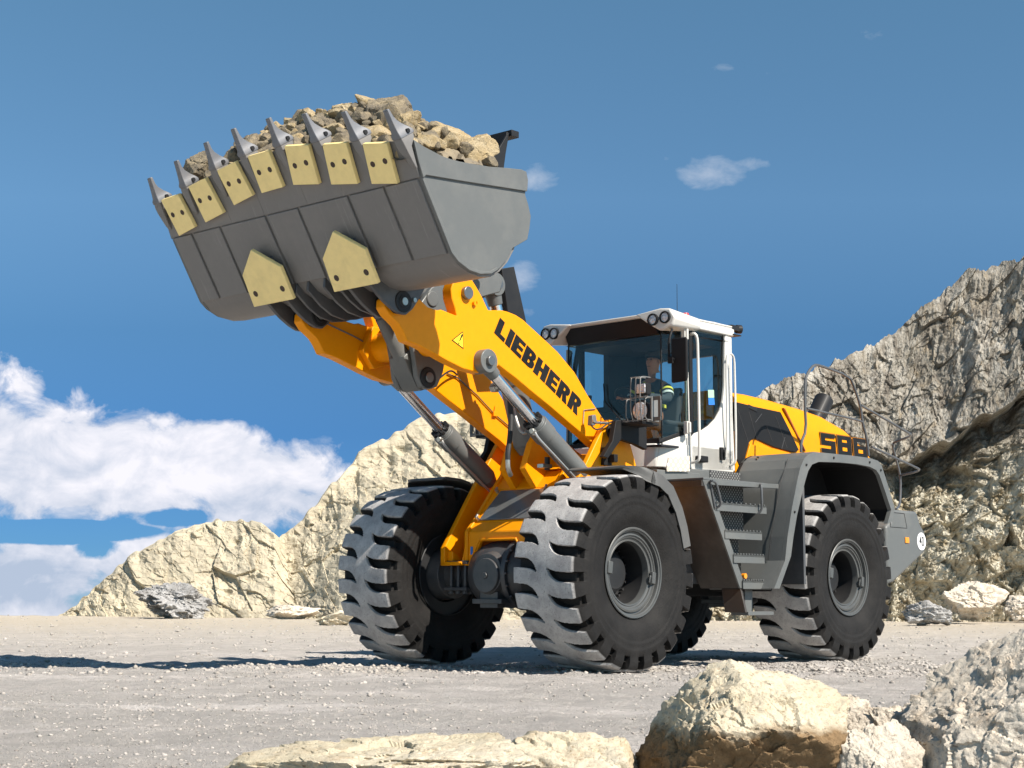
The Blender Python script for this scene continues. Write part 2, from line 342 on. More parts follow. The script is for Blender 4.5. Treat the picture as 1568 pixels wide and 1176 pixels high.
def gravelmat():
    m, nt, b = newmat('gravel_ground')
    vec = _map(nt, (1, 1, 1))
    n1 = _noise(nt, .25, 6, .6, vec); n2 = _noise(nt, 3.5, 9, .7, vec); n3 = _noise(nt, 30, 7, .72, vec); n4 = _noise(nt, 120, 4, .7, vec)
    tc = nt.nodes.new('ShaderNodeTexCoord'); sp = nt.nodes.new('ShaderNodeSeparateXYZ'); nt.links.new(tc.outputs['Object'], sp.inputs[0])
    far = _ramp(nt, sp.outputs[1], 17, 42)
    near = _mix(nt, _ramp(nt, n1, .35, .65), (.80, .735, .685), (.88, .82, .775))
    tv = _map(nt, (.10, 1.1, 1), (0, 0, R(-20))); tr_ = _noise(nt, 1.0, 6, .6, tv, .5)
    near = _mix(nt, _ramp(nt, tr_, .44, .60), (.60, .56, .52), near)
    tv2 = _map(nt, (.5, 3.2, 1), (0, 0, R(4))); near = _mix(nt, _ramp(nt, _noise(nt, 1.0, 8, .65, tv2, .4), .40, .56), (.58, .54, .50), near)
    c = _mix(nt, far, near, (.62, .53, .40))
    c = _mix(nt, _ramp(nt, n2, .52, .72), c, (.71, .65, .60)); n5 = _noise(nt, 9, 6, .7, vec); c = _mix(nt, _ramp(nt, n5, .36, .50), (.70, .645, .595), c)
    c = _mix(nt, _ramp(nt, n3, .27, .40), (.42, .375, .335), c)
    nt.links.new(c, b.inputs['Base Color']); b.inputs['Roughness'].default_value = .95; b.inputs['Specular IOR Level'].default_value = .2
    p = _bump(nt, b, n2, .5, .10); p = _bump(nt, b, n5, .8, .05, p); p = _bump(nt, b, n3, 1.0, .035, p); _bump(nt, b, n4, .6, .008, p)
    return m
M['gravel'] = gravelmat()
M['pebble'] = rockmat('pebble', (.36, .33, .295), (.49, .45, .41), (.19, .17, .15), 3, dark=(.14, .12, .10), bump=.3, fine=1, crack=0)
def brown_foot(key, name, z0, z1, col):
    # blends one boulder to mottled brown below an uneven height
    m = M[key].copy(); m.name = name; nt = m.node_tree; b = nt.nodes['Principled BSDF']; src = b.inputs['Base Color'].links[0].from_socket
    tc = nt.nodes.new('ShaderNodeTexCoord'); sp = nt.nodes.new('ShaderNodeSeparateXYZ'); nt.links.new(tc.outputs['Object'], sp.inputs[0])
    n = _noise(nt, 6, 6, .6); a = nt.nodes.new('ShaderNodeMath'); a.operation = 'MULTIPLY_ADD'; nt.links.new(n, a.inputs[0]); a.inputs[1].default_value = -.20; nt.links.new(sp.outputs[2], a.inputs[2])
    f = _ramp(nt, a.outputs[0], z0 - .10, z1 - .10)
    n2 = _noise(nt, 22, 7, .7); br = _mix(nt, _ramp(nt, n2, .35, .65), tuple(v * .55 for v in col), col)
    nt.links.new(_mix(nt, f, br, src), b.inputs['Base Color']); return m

# ------------------------------------------------------------------ object helpers
def tag(o, label=None, cat=None, group=None, kind=None):
    if label: o['label'] = label
    if cat: o['category'] = cat
    if group: o['group'] = group
    if kind: o['kind'] = kind
    return o
def empty(name, loc=(0, 0, 0), rz=0, parent=None):
    o = bpy.data.objects.new(name, None); C.objects.link(o); o.location = loc; o.rotation_euler.z = rz; o.empty_display_size = .2
    if parent: o.parent = parent
    return o
def npmesh(name, V, Fq, mat, parent=None, smooth=None, loc=None):
    me = bpy.data.meshes.new(name); V = np.asarray(V, np.float32); Fq = np.asarray(Fq, np.int32)
    k = Fq.shape[1]; me.vertices.add(len(V)); me.vertices.foreach_set('co', V.ravel())
    me.loops.add(Fq.size); me.loops.foreach_set('vertex_index', Fq.ravel())
    me.polygons.add(len(Fq)); me.polygons.foreach_set('loop_start', np.arange(0, Fq.size, k, dtype=np.int32))
    me.update(calc_edges=True)
    if smooth is not None:
        me.polygons.foreach_set('use_smooth', np.ones(len(Fq), bool))
        if smooth < 180: me.set_sharp_from_angle(angle=R(smooth))
    me.materials.append(mat)
    o = bpy.data.objects.new(name, me); C.objects.link(o)
    if parent: o.parent = parent
    if loc is not None: o.location = loc
    return o
class MB:
    def __init__(s): s.v = []; s.f = []; s.mi = []; s.cur = 0
    def add(s, vs, fs):
        b = len(s.v); s.v += [tuple(map(float, v)) for v in vs]; s.f += [tuple(b + i for i in f) for f in fs]; s.mi += [s.cur] * len(fs); return s
    def box(s, x0, x1, y0, y1, z0, z1):
        return s.add([(x0, y0, z0), (x1, y0, z0), (x1, y1, z0), (x0, y1, z0), (x0, y0, z1), (x1, y0, z1), (x1, y1, z1), (x0, y1, z1)],
                     [(0, 3, 2, 1), (4, 5, 6, 7), (0, 1, 5, 4), (1, 2, 6, 5), (2, 3, 7, 6), (3, 0, 4, 7)])
    def hull(s, a, b):      # two matching rings of points joined into a solid
        n = len(a); fs = [tuple(range(n))[::-1], tuple(range(n, 2 * n))] + [(i, (i + 1) % n, n + (i + 1) % n, n + i) for i in range(n)]
        return s.add(list(a) + list(b), fs)
    def prism(s, pts, y0, y1):      # outline in (x, z) extruded along y
        return s.hull([(x, y0, z) for x, z in pts], [(x, y1, z) for x, z in pts])
    def prismx(s, pts, x0, x1):     # outline in (y, z) extruded along x
        return s.hull([(x0, y, z) for y, z in pts], [(x1, y, z) for y, z in pts])
    def prismz(s, pts, z0, z1):
        return s.hull([(x, y, z0) for x, y in pts], [(x, y, z1) for x, y in pts])
    def frame(s, d):
        d = Vector(d).normalized(); a = Vector((0, 0, 1)) if abs(d.z) < .9 else Vector((1, 0, 0))
        u = d.cross(a).normalized(); return d, u, d.cross(u).normalized()
    def cyl(s, p, q, r0, r1=None, n=24):
        r1 = r0 if r1 is None else r1; p = Vector(p); q = Vector(q); d, u, w = s.frame(q - p)
        a = [p + (u * math.cos(t) + w * math.sin(t)) * r0 for t in [2 * math.pi * i / n for i in range(n)]]
        b = [q + (u * math.cos(t) + w * math.sin(t)) * r1 for t in [2 * math.pi * i / n for i in range(n)]]
        return s.hull(a, b)
    def lathe(s, prof, p, axis, n=48, close=True):      # prof: (radius, distance along axis)
        p = Vector(p); d, u, w = s.frame(axis); k = len(prof); vs = []
        for i in range(n):
            t = 2 * math.pi * i / n; e = u * math.cos(t) + w * math.sin(t)
            vs += [p + e * r + d * h for r, h in prof]
        fs = [(i * k + j, ((i + 1) % n) * k + j, ((i + 1) % n) * k + j + 1, i * k + j + 1) for i in range(n) for j in range(k - 1)]
        return s.add(vs, fs)
    def tube(s, pts, r, n=10, smooth=0):
        P = [Vector(p) for p in pts]
        for _ in range(smooth):
            Q = [P[0]]
            for a, b in zip(P, P[1:]): Q += [a.lerp(b, .25), a.lerp(b, .75)]
            P = Q + [P[-1]]
        vs = []; fs = []; prev = None
        for i, p in enumerate(P):
            t = (P[min(i + 1, len(P) - 1)] - P[max(i - 1, 0)]).normalized()
            if prev is None: _, u, w = s.frame(t)
            else:
                u = (prev - t * prev.dot(t)).normalized(); w = t.cross(u)
            prev = u
            vs += [p + (u * math.cos(2 * math.pi * k / n) + w * math.sin(2 * math.pi * k / n)) * r for k in range(n)]
        for i in range(len(P) - 1):
            fs += [(i * n + k, i * n + (k + 1) % n, (i + 1) * n + (k + 1) % n, (i + 1) * n + k) for k in range(n)]
        fs += [tuple(range(n))[::-1], tuple((len(P) - 1) * n + k for k in range(n))]
        return s.add(vs, fs)
    def build(s, name, mat, parent=None, bevel=0, smooth=35, seg=2, tri=False):
        me = bpy.data.meshes.new(name); me.from_pydata(s.v, [], s.f); me.update()
        bm = bmesh.new(); bm.from_mesh(me); bmesh.ops.recalc_face_normals(bm, faces=bm.faces); bm.to_mesh(me); bm.free()
        mats = mat if isinstance(mat, (list, tuple)) else [mat]
        for q in mats: me.materials.append(q)
        me.polygons.foreach_set('material_index', s.mi)
        me.polygons.foreach_set('use_smooth', [True] * len(me.polygons)); me.set_sharp_from_angle(angle=R(smooth))
        o = bpy.data.objects.new(name, me); C.objects.link(o)
        if parent: o.parent = parent
        if bevel:
            b = o.modifiers.new('bevel', 'BEVEL'); b.width = bevel; b.segments = seg; b.limit_method = 'ANGLE'; b.angle_limit = R(32); b.harden_normals = False
        return o
# ------------------------------------------------------------------ ground
def ground_z(x, y):
    P = np.stack([x, y, np.zeros_like(x)], 1)
    near = np.clip(1 - (y - 30) / 30, 0.3, 1)
    z = .030 * fbm(P * np.array([.30, .5, 1]), 3, 5) + .010 * fbm(P * 2.6, 3, 9)
    z = z * near + .015 * fbm(P * np.array([5.0, 7.0, 1]), 3, 19) * np.clip(1.4 - y / 60, .5, 1) + .022 * np.clip(fbm(P * np.array([3.4, 4.5, 1]), 2, 29) - .25, 0, 1)
    return z - .010
def make_ground():
    rows = [-400, -40, -10, 0, 2.0, 3.0] + list(2468.8 * .705 / np.linspace(490, 30.5, 420)) 
    rows = np.array(rows); t = np.linspace(-1, 1, 520)
    YY, TT = np.meshgrid(rows, t, indexing='ij'); XX = TT * (np.maximum(YY, 0) * .46 + 4.5)
    XX[:, 0] = -3000; XX[:, -1] = 3000
    Z = ground_z(XX.ravel(), YY.ravel()).reshape(XX.shape)
    Z[:4] = -.01; Z[:, 0] = 0; Z[:, -1] = 0
    # the terrace ends and the quarry falls away behind it
    ext = [(60, -1.2), (75, -14), (130, -60), (400, -160), (9000, -160)]
    for y, z in ext:
        YY = np.vstack([YY, np.full((1, len(t)), y)]); xx = t * (y * .46 + 6); xx[0] = -9000; xx[-1] = 9000
        XX = np.vstack([XX, xx[None]]); Z = np.vstack([Z, np.full((1, len(t)), z)])
    n, k = XX.shape; V = np.stack([XX, YY, Z], -1).reshape(-1, 3)
    i = (np.arange(n - 1)[:, None] * k + np.arange(k - 1)[None]).ravel()
    o = npmesh('ground', V, np.stack([i, i + 1, i + k + 1, i + k], 1), M['gravel'], smooth=180)
    tag(o, kind='structure')
make_ground()

# ------------------------------------------------------------------ rock faces
def interp(x, pts):
    p = np.array(pts, float); return np.interp(x, p[:, 0], p[:, 1])
def face_mesh(name, xs, top, base_py, depth, disp, nrow, mat, back=14, nvec=(0, -.9, .43), keep=.2, sm=28):
    nx = len(xs); tp = top(xs)
    v = np.linspace(0, 1, nrow) ** .92
    PXg = np.repeat(xs[None], nrow, 0); PYg = base_py + (tp[None] - base_py) * v[:, None]
    D = depth(PXg, PYg, v[:, None] * np.ones_like(PXg))
    a = (PXg - 784); b = (PYg - 588)
    dx = RT[0] * a - UP[0] * b + FW[0] * FPX; dy = RT[1] * a - UP[1] * b + FW[1] * FPX; dz = RT[2] * a - UP[2] * b + FW[2] * FPX
    V = np.stack([dx / dy * D, D, CAM[2] + dz / dy * D], -1)
    # back of the hill
    add = []
    for j in range(1, back + 1):
        w = V[-1].copy(); s = (j / back)
        w[:, 1] += 14 * s; w[:, 2] = (w[:, 2] + 2.5) * (1 - s ** 1.6) - 2.5; add.append(w)
    V = np.concatenate([V, np.array(add)], 0)
    n = V.shape[0]; P = V.reshape(-1, 3)
    d = disp(P)
    nv = np.array(nvec); nv = nv / np.linalg.norm(nv)
    vv = np.concatenate([v, np.linspace(1, 1, back)])
    w = np.clip((1 - vv) / .06, keep, 1); w[-1] = 0
    P = P + nv[None] * (d * np.repeat(w, nx))[:, None]
    i = (np.arange(n - 1)[:, None] * nx + np.arange(nx - 1)[None]).ravel()
    o = npmesh(name, P, np.stack([i, i + 1, i + nx + 1, i + nx], 1), mat, smooth=sm)
    return tag(o, kind='structure')
def rotxz(P, a):
    c, s = math.cos(a), math.sin(a); Q = P.copy(); Q[:, 0] = P[:, 0] * c - P[:, 2] * s; Q[:, 2] = P[:, 0] * s + P[:, 2] * c; return Q
def fractal(P, base, amp, n, seed, gain=.54, tilt=.9, turn=.5):
    # fracture planes at every scale, each set turned a little from the last
    d = 0; sc = np.array(base, float)
    for k in range(n):
        d = d + amp * facets(rotxz(P, turn * math.sin(k * 2.4)) / sc + k * 3.7, seed + 10 * k, tilt, .55); sc = sc * .52; amp *= gain
    return d
def disp_hill(P):
    Q = rotxz(P, R(40))
    d = .45 * fbm(P / 6.0, 3, 31) + .10 * ridged(Q / np.array([7.0, 3.0, 1.2]), 3, 41)
    d += fractal(Q, (3.2, 2.4, 1.2), .13, 5, 451, .56, .8, .15) + .04 * fbm(Q / np.array([1.2, 1.0, .5]), 5, 75, .6)
    d -= .14 * np.clip(vnoise(P / np.array([.8, .7, .45]), 78) - .60, 0, 1) * 3 + .16 * np.clip(vnoise(P / .33, 79) - .58, 0, 1) * 2
    return d - d.mean() - .05
def hill_depth(px, py, v):
    b = interp(px, [(60, 56), (200, 54.5), (430, 53), (520, 51), (900, 50)])
    h = interp(px, [(60, .5), (330, 3.5), (420, 3.0), (430, 3.4), (545, 8), (700, 10), (900, 6)])
    return b + h * v ** 1.15
front_hill = [(40, 951), (85, 947), (120, 922), (165, 882), (200, 850), (255, 822), (300, 803), (330, 797), (370, 796), (400, 803), (418, 815), (440, 850), (470, 900), (500, 953)]
tall_hill = [(395, 948), (418, 845), (428, 826), (470, 784), (540, 706), (549, 692), (590, 670), (640, 640), (700, 630), (735, 640), (800, 670), (870, 760), (960, 880), (1010, 949)]
face_mesh('hill', np.linspace(40, 500, 470), lambda x: interp(x, front_hill) + 3 * vnoise(np.stack([x / 9, x * 0, x * 0], 1), 3), 954, hill_depth, disp_hill, 230, M['rock_cream'])
face_mesh('hill', np.linspace(395, 1010, 620), lambda x: interp(x, tall_hill) + 4 * vnoise(np.stack([x / 11, x * 0, x * 0], 1), 4), 955,
          lambda a, b, c: hill_depth(a, b, c) + 1.2 - 1.2 * np.clip((a - 430) / 120, 0, 1), disp_hill, 360, M['rock_cream'])
over = [(900, 700), (1150, 700), (1250, 700), (1330, 706), (1380, 704), (1430, 690), (1470, 662), (1520, 632), (1568, 605), (1700, 560), (1900, 520)]
def cliff_depth(px, py, v):
    ln = interp(px, over) + 10 * vnoise(np.stack([px.ravel() / 22, px.ravel() * 0, px.ravel() * 0], 1), 8).reshape(px.shape)
    k = np.clip((px - 1315) / 60, 0, 1)
    up = 51.5 + 4.5 * np.clip((ln - py) / 300, 0, 1.2)          # the upper face leans back
    below = (py - ln)
    lowr = 54.2 - 3.9 * np.clip(below / 190, 0, 1) ** .7
    t = np.clip(below / 9, 0, 1); t = t * t * (3 - 2 * t)
    a = up * (1 - t) + lowr * t
    b = up - 1.5 * np.clip(below / 200, 0, 1)
    return a * k + b * (1 - k) + .6
def disp_cliff(P):
    Q = rotxz(P, R(13))
    low = np.clip((5.3 + (P[:, 0] - 12) * .25 - P[:, 2]) / 1.0, 0, 1)
    d = .50 * fbm(P / np.array([5, 5, 7.]), 3, 131)
    d += (1 - low) * fractal(Q, (2.2, 2.2, 6.0), .42, 6, 551, .56, .8, .22)
    d += low * fractal(P, (1.9, 1.9, 2.4), .60, 6, 651, .56, 1.0, .8)
    d += .06 * ridged(Q / np.array([.45, .6, 3.0]), 3, 201, .6) * (1 - .6 * low) + .02 * fbm(P / .16, 2, 211)
    return d - d.mean()
cliff_top = [(940, 952), (1000, 800), (1080, 660), (1130, 622), (1160, 606), (1200, 582), (1250, 565), (1290, 550), (1330, 530), (1372, 506), (1400, 480), (1440, 450), (1468, 424), (1482, 406), (1510, 410), (1540, 399), (1568, 396), (1620, 380), (1760, 330), (1860, 320)]
face_mesh('cliff', np.linspace(940, 1860, 900), lambda x: interp(x, cliff_top) + 4 * vnoise(np.stack([x / 10, x * 0, x * 0], 1), 5) + 2 * vnoise(np.stack([x / 3, x * 0, x * 0], 1), 6),
          957, cliff_depth, disp_cliff, 620, M['rock_grey'], nvec=(0, -.94, .25), keep=.45, sm=8)

# ------------------------------------------------------------------ boulders
_ico = {}
def ico(sub):
    if sub not in _ico:
        bm = bmesh.new(); bmesh.ops.create_icosphere(bm, subdivisions=sub, radius=1)
        _ico[sub] = (np.array([v.co[:] for v in bm.verts]), np.array([[v.index for v in f.verts] for f in bm.faces])); bm.free()
    return _ico[sub]
def rock_shape(sub, seed, planes=14, rough=.06, det=.03, flat=None):
    V, Fc = ico(sub); rs = np.random.RandomState(seed)
    N = rs.normal(size=(planes, 3)); N /= np.linalg.norm(N, axis=1)[:, None]; d = rs.uniform(.62, .95, planes)
    if flat:
        N = np.vstack([N, np.array(flat)[:, :3]]); d = np.concatenate([d, np.array(flat)[:, 3]])
        N /= np.linalg.norm(N, axis=1)[:, None]
    s = V @ N.T; r = np.where(s > .05, d / np.maximum(s, .05), 9).min(1); r = np.minimum(r, 1.25)
    P = V * r[:, None]
    q = P * 2.2 + seed * 1.37
    k = 0; am = rough * 2.2; qq = q
    for o_ in range(5 if sub >= 6 else 3):
        k = k + am * facets(rotxz(qq, .6 * o_) + o_ * 5.1, seed + 3 * o_, .85, .5); qq = qq * 1.9; am *= .55
    k = k + det * fbm(q * 2.2, 6, seed + 5, .6) - det * .8 * np.clip(ridged(q * 1.6, 3, seed + 9), .9, 2)
    return P + V * k[:, None], Fc
def boulder(name, loc, size, seed, mat, label, cat='boulder', sub=5, rz=0, group=None, planes=14, rough=.06, tilt=0, flat=None, det=.016):
    P, Fc = rock_shape(sub, seed, planes, rough, det, flat=flat)
    P = P * np.array(size)
    if tilt:
        P = rotxz(P, tilt)
    c, s = math.cos(rz), math.sin(rz); P = np.stack([P[:, 0] * c - P[:, 1] * s, P[:, 0] * s + P[:, 1] * c, P[:, 2]], 1)
    o = npmesh(name, P, Fc, mat, smooth=38, loc=loc)
    return tag(o, label, cat, group)
def bpx(x0, x1, y0, y1, D, **k):
    # a boulder that stands at distance D and spans this much of the view; it rests in the gravel
    cx = (x0 + x1) / 2; c = atD(cx, (y0 + y1) / 2, D); w = (x1 - x0) / FPX * D / 2; top = atD(cx, y0, D)[2]; bot = atD(cx, y1, D)[2]
    return dict(loc=(c[0], c[1] + .3 * w, (top + bot) / 2), size=(w * 1.13, w * k.pop('deep', .9) * 1.1, (top - bot) / 2 * 1.16), **k)
boulder('boulder', **bpx(205, 312, 893, 951, 51.5, seed=21, mat=M['boulder_grey'], label='large grey jagged boulder left of the machine at the foot of the pale hill', sub=6, rough=.09, flat=[(-.75, -.25, -.6, .45), (.2, -.5, .8, .6)]))
boulder('boulder', **bpx(409, 473, 925, 951, 50.5, seed=33, mat=M['boulder_white'], label='flat pale slab-like boulder between the large grey boulder and the far front tyre', rough=.05))
boulder('boulder', **bpx(1385, 1450, 923, 958, 42, seed=45, mat=M['boulder_grey'], label='small low grey boulder just right of the rear wheel, in front of the rubble face', rough=.08))
boulder('boulder', **bpx(1452, 1537, 903, 953, 46.5, seed=58, mat=M['boulder_white'], label='rounded pale grey boulder at the cliff foot near the right edge of the view', sub=6, rough=.05, flat=[(0, -.5, -.85, .5)]))
boulder('boulder', **bpx(1538, 1590, 917, 950, 48.5, seed=59, mat=M['boulder_white'], label='pale boulder cut by the right edge of the photo at the foot of the cliff', rough=.07))
boulder('boulder', **bpx(484, 545, 938, 962, 40, seed=61, mat=M['boulder_cream'], label='low cream rock lying beside the left edge of the far front tyre', rough=.05))
# foreground
boulder('boulder', loc=(.705, 4.85, .205), size=(.335, .30, .275), seed=104, mat=brown_foot('boulder_cream', 'boulder_cream_brown_foot', .095, .135, (.30, .20, .11)), label='big undercut cream boulder in the foreground below the rear wheel', sub=7, rough=.028, planes=7,
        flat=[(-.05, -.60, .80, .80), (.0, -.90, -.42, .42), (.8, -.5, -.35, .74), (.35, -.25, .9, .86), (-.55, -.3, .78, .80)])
boulder('boulder', **bpx(1255, 1335, 1058, 1240, 5.25, seed=172, mat=M['boulder_white'], label='small brown-grey rock wedged behind the right end of the big cream boulder', sub=6, rough=.03, flat=[(.1, -.3, .95, .72)]))
boulder('boulder', **bpx(1290, 1490, 1062, 1290, 5.1, seed=183, rough=.034, det=.012, planes=8, mat=M['boulder_white'], label='broad whitish rock between the big cream boulder and the right-edge boulder', sub=7, flat=[(0, -.25, .97, .72), (-.3, -.8, .5, .72), (.3, -.6, .75, .75)]))
boulder('boulder', **bpx(1272, 1400, 1120, 1290, 4.7, seed=187, mat=M['boulder_white'], label='low whitish rock at the bottom edge just right of the big cream boulder', sub=6, rough=.034, det=.012, flat=[(.1, -.5, .86, .66)]))
boulder('boulder', **bpx(1405, 1800, 975, 1320, 4.7, seed=196, mat=M['boulder_white'], label='tall whitish veined boulder cut off by the lower right corner of the photo', sub=7, rough=.022, det=.010, planes=8, flat=[(-.62, -.3, .72, .60), (-.2, -.62, .76, .74), (-.5, -.75, .3, .72)]))
boulder('boulder', **bpx(420, 840, 1124, 1300, 4.4, seed=118, mat=M['boulder_cream'], label='long low cream boulder at the bottom centre-left edge of the photo', sub=7, rough=.028, flat=[(0, -.35, .93, .8)]))
boulder('boulder', **bpx(735, 990, 1117, 1300, 4.9, seed=127, mat=M['boulder_cream'], label='flat yellowish boulder at the bottom edge left of the big cream boulder', sub=6, rough=.028, flat=[(.1, -.3, .95, .75)]))

# ------------------------------------------------------------------ loose stones on the ground
def make_gravel():
    rs = np.random.RandomState(5); V0, F0 = ico(1); n = 60000
    py = 914 + 30 + (rs.uniform(0, 1, n) ** 1.0) * 420; Y = 2468.8 * .705 / (py - 914); X = rs.uniform(-.36, .36, n) * Y + rs.normal(0, .2, n)
    size = .004 + .0065 * rs.pareto(2.3, n).clip(0, 3.2); size *= np.clip(Y / 12, .5, 1.8)
    # machine tracks pushed coarser stones into a low ridge beside the wheels
    m = 16000; X2 = rs.uniform(-9, 6, m); Y2 = 16.4 + .05 * X2 + rs.normal(0, .75, m); X = np.concatenate([X, X2]); Y = np.concatenate([Y, Y2]); size = np.concatenate([size, .008 + .015 * rs.pareto(3, m).clip(0, 2.2)])
    keep_ = (vnoise(np.stack([X / 1.3, Y / 2.2, X * 0], 1), 44) + .5 * vnoise(np.stack([X / .4, Y / .7, X * 0], 1), 45) + rs.uniform(-.7, .7, len(X))) > .12
    keep_ |= size > .03; X, Y, size = X[keep_], Y[keep_], size[keep_]
    n = len(X); Z = ground_z(X, Y)
    Vs = np.repeat(V0[None], n, 0) * rs.uniform(.6, 1.15, (n, len(V0), 1))
    Vs *= rs.uniform(.6, 1.2, (n, 1, 3)) * np.array([1, 1, .62]); a = rs.uniform(0, 6.28, n); c, s = np.cos(a)[:, None], np.sin(a)[:, None]
    x = Vs[:, :, 0] * c - Vs[:, :, 1] * s; y = Vs[:, :, 0] * s + Vs[:, :, 1] * c
    P = np.stack([x, y, Vs[:, :, 2]], -1) * size[:, None, None] + np.stack([X, Y, Z + size * .02], -1)[:, None]
    Fs = F0[None] + (np.arange(n) * len(V0))[:, None, None]
    o = npmesh('gravel', P.reshape(-1, 3), Fs.reshape(-1, 3), M['pebble'])
    tag(o, 'loose pale stones strewn over the quarry floor', 'gravel', kind='stuff')
make_gravel()
# ================================================================== the wheel loader
RZ = math.atan2(F[1], F[0])
loader = empty('wheel_loader', tuple(O0), RZ)
tag(loader, 'big yellow, grey and white wheel loader holding its rock-filled bucket high', 'wheel loader')
def part(name, loc=(0, 0, 0)): return empty(name, loc, 0, loader)

# ------------------------------------------------------------------ wheels
WR, WW = .935, .395
def tyre_mesh():
    NT = 1008
    prof = []       # (half position w, radius, tread flag)
    tw = np.linspace(-.338, .338, 64)
    side = [(.352, .926), (.366, .912), (.376, .895), (.384, .872), (.388, .85), (.389, .825), (.388, .80), (.389, .787), (.392, .76), (.397, .735), (.3965, .72), (.393, .712), (.397, .68), (.3965, .655), (.392, .648), (.393, .63), (.388, .58), (.376, .54), (.36, .50), (.345, .475), (.335, .452), (.33, .432), (.31, .425)]
    pr = [(-w, r) for w, r in side[::-1]] + [(w, .938 - .010 * (abs(w) / .34) ** 2.5) for w in tw] + [(w, r) for w, r in side]
    pr = np.array(pr); k = len(pr); th = np.arange(NT) / NT * 2 * np.pi
    W, T = np.meshgrid(pr[:, 0], th); Rr = np.meshgrid(pr[:, 1], th)[0]
    NL = 24; pitch = 2 * np.pi / NL
    sgn = np.sign(W); u = np.abs(W) / .35
    # curved bars: centre of the groove as an angle, mirrored point-symmetrically on the other half
    cen = sgn * (.105 * np.exp(-((u - .17) / .28) * 1.6) * (u > 0) - .008) + np.where(sgn > 0, 0, pitch * .55)
    half = np.interp(u, [.16, .22, .34, .55, .8, 1.0, 1.15], [0, .018, .038, .049, .050, .051, .056])
    dth = (T - cen + pitch / 2) % pitch - pitch / 2
    e = np.clip((half - np.abs(dth)) / .006, 0, 1)
    dep = np.interp(u, [.16, .3, 1.0, 1.3], [.055, .078, .085, .085]) * e * (u > .16)
    floor = np.interp(Rr, [.70, .80, .86, .94], [0, .25, 1, 1])
    x = np.clip((Rr - .775) / .03, 0, 1)
    rr = Rr - dep * np.where(Rr > .90, 1, 0) - np.where(Rr <= .90, 0, 0)
    # below the shoulder the groove cuts sideways into the flank
    inw = e * np.interp(Rr, [.785, .80, .90, .93], [0, .055, .06, .0])
    rr = np.where((Rr <= .9) & (Rr > .79), Rr - e * np.interp(Rr, [.79, .90], [0, .07]), rr)
    w2 = W - sgn * inw
    # flank lug relief
    rr = rr + .0016 * np.sin(T * 7 + W * 9)
    V = np.stack([rr * np.cos(T), w2, rr * np.sin(T)], -1).reshape(-1, 3)
    i = np.arange(NT)[:, None]; j = np.arange(k - 1)[None]; a = (i * k + j).ravel(); b = (((i + 1) % NT) * k + j).ravel()
    return V, np.stack([a, a + 1, b + 1, b], 1)
_TV, _TF = tyre_mesh()
_tyre0 = None; _rim0 = {}
def wheel(x, y, outer, rot):
    global _tyre0
    w = empty('wheel', (x, y, WR), 0, loader)
    if _tyre0 is None:
        _tyre0 = npmesh('tyre', _TV, _TF, M['tyre'], w, smooth=50)
    else:
        t = _tyre0.copy(); C.objects.link(t); t.parent = w
    o = [c for c in w.children][0]; o.rotation_euler = (0, rot, 0)
    s = outer
    b = MB()
    b.lathe([(.425, .332), (.432, .345), (.425, .352), (.412, .350), (.408, .338), (.396, .334), (.392, .30), (.375, .296), (.372, .312), (.356, .316), (.350, .304), (.335, .300), (.332, .285), (.318, .280), (.312, .286), (.300, .284), (.296, .27), (.290, .22)], (0, 0, 0), (0, s, 0), 96)
    b.cur = 1; b.lathe([(.2905, .225), (.290, .05), (.288, -.30), (.42, -.31), (.43, -.34), (.42, -.345)], (0, 0, 0), (0, s, 0), 96); b.cur = 0
    b.build('rim', [M['rimgrey'], M['barrelin']], w, smooth=30)
    b = MB()      # hub sunk deep in the rim
    b.lathe([(.291, -.02), (.27, .0), (.235, .0), (.225, .02), (.19, .03), (.18, .10), (.15, .12), (.0001, .125)], (0, 0, 0), (0, s, 0), 64)
    for k in range(20):
        t = 2 * math.pi * k / 20; cx, cz = .262 * math.cos(t), .262 * math.sin(t)
        b.cyl((cx, s * .0, cz), (cx, s * .045, cz), .016, .013, 6)
    b.build('hub', M['hub'], w, smooth=30)
    for k, a in enumerate((R(188), R(8))):
        b = MB(); c, sn = math.cos(a), math.sin(a)
        def P(r, tt, h): return (r * c - tt * sn, s * h, r * sn + tt * c)
        b.hull([P(.302, -.065, .30), P(.372, -.065, .30), P(.372, .065, .30), P(.302, .065, .30)], [P(.306, -.055, .335), P(.364, -.055, .33), P(.364, .055, .33), P(.306, .055, .335)])
        b.cyl(P(.30, -.02, .31), P(.30, .05, .30), .012, n=8)
        b.build('rim_clamp', M['rimgrey'], w, bevel=.006)
    return w
M['rimgrey'] = paint('rim_grey', (.080, .083, .082), .36, .3, (.15, .14, .13), metal=.15, coat=.1)
M['hub'] = paint('hub_grey', (.011, .0115, .013), .5, .3, (.06, .055, .05), coat=0)
M['barrelin'] = M['hub']
TR = 2.46 / 2
wheel(0, TR, 1, R(3)); wheel(0, -TR, -1, R(9)); wheel(-WB, TR, 1, R(-4)); wheel(-WB, -TR, -1, R(5))

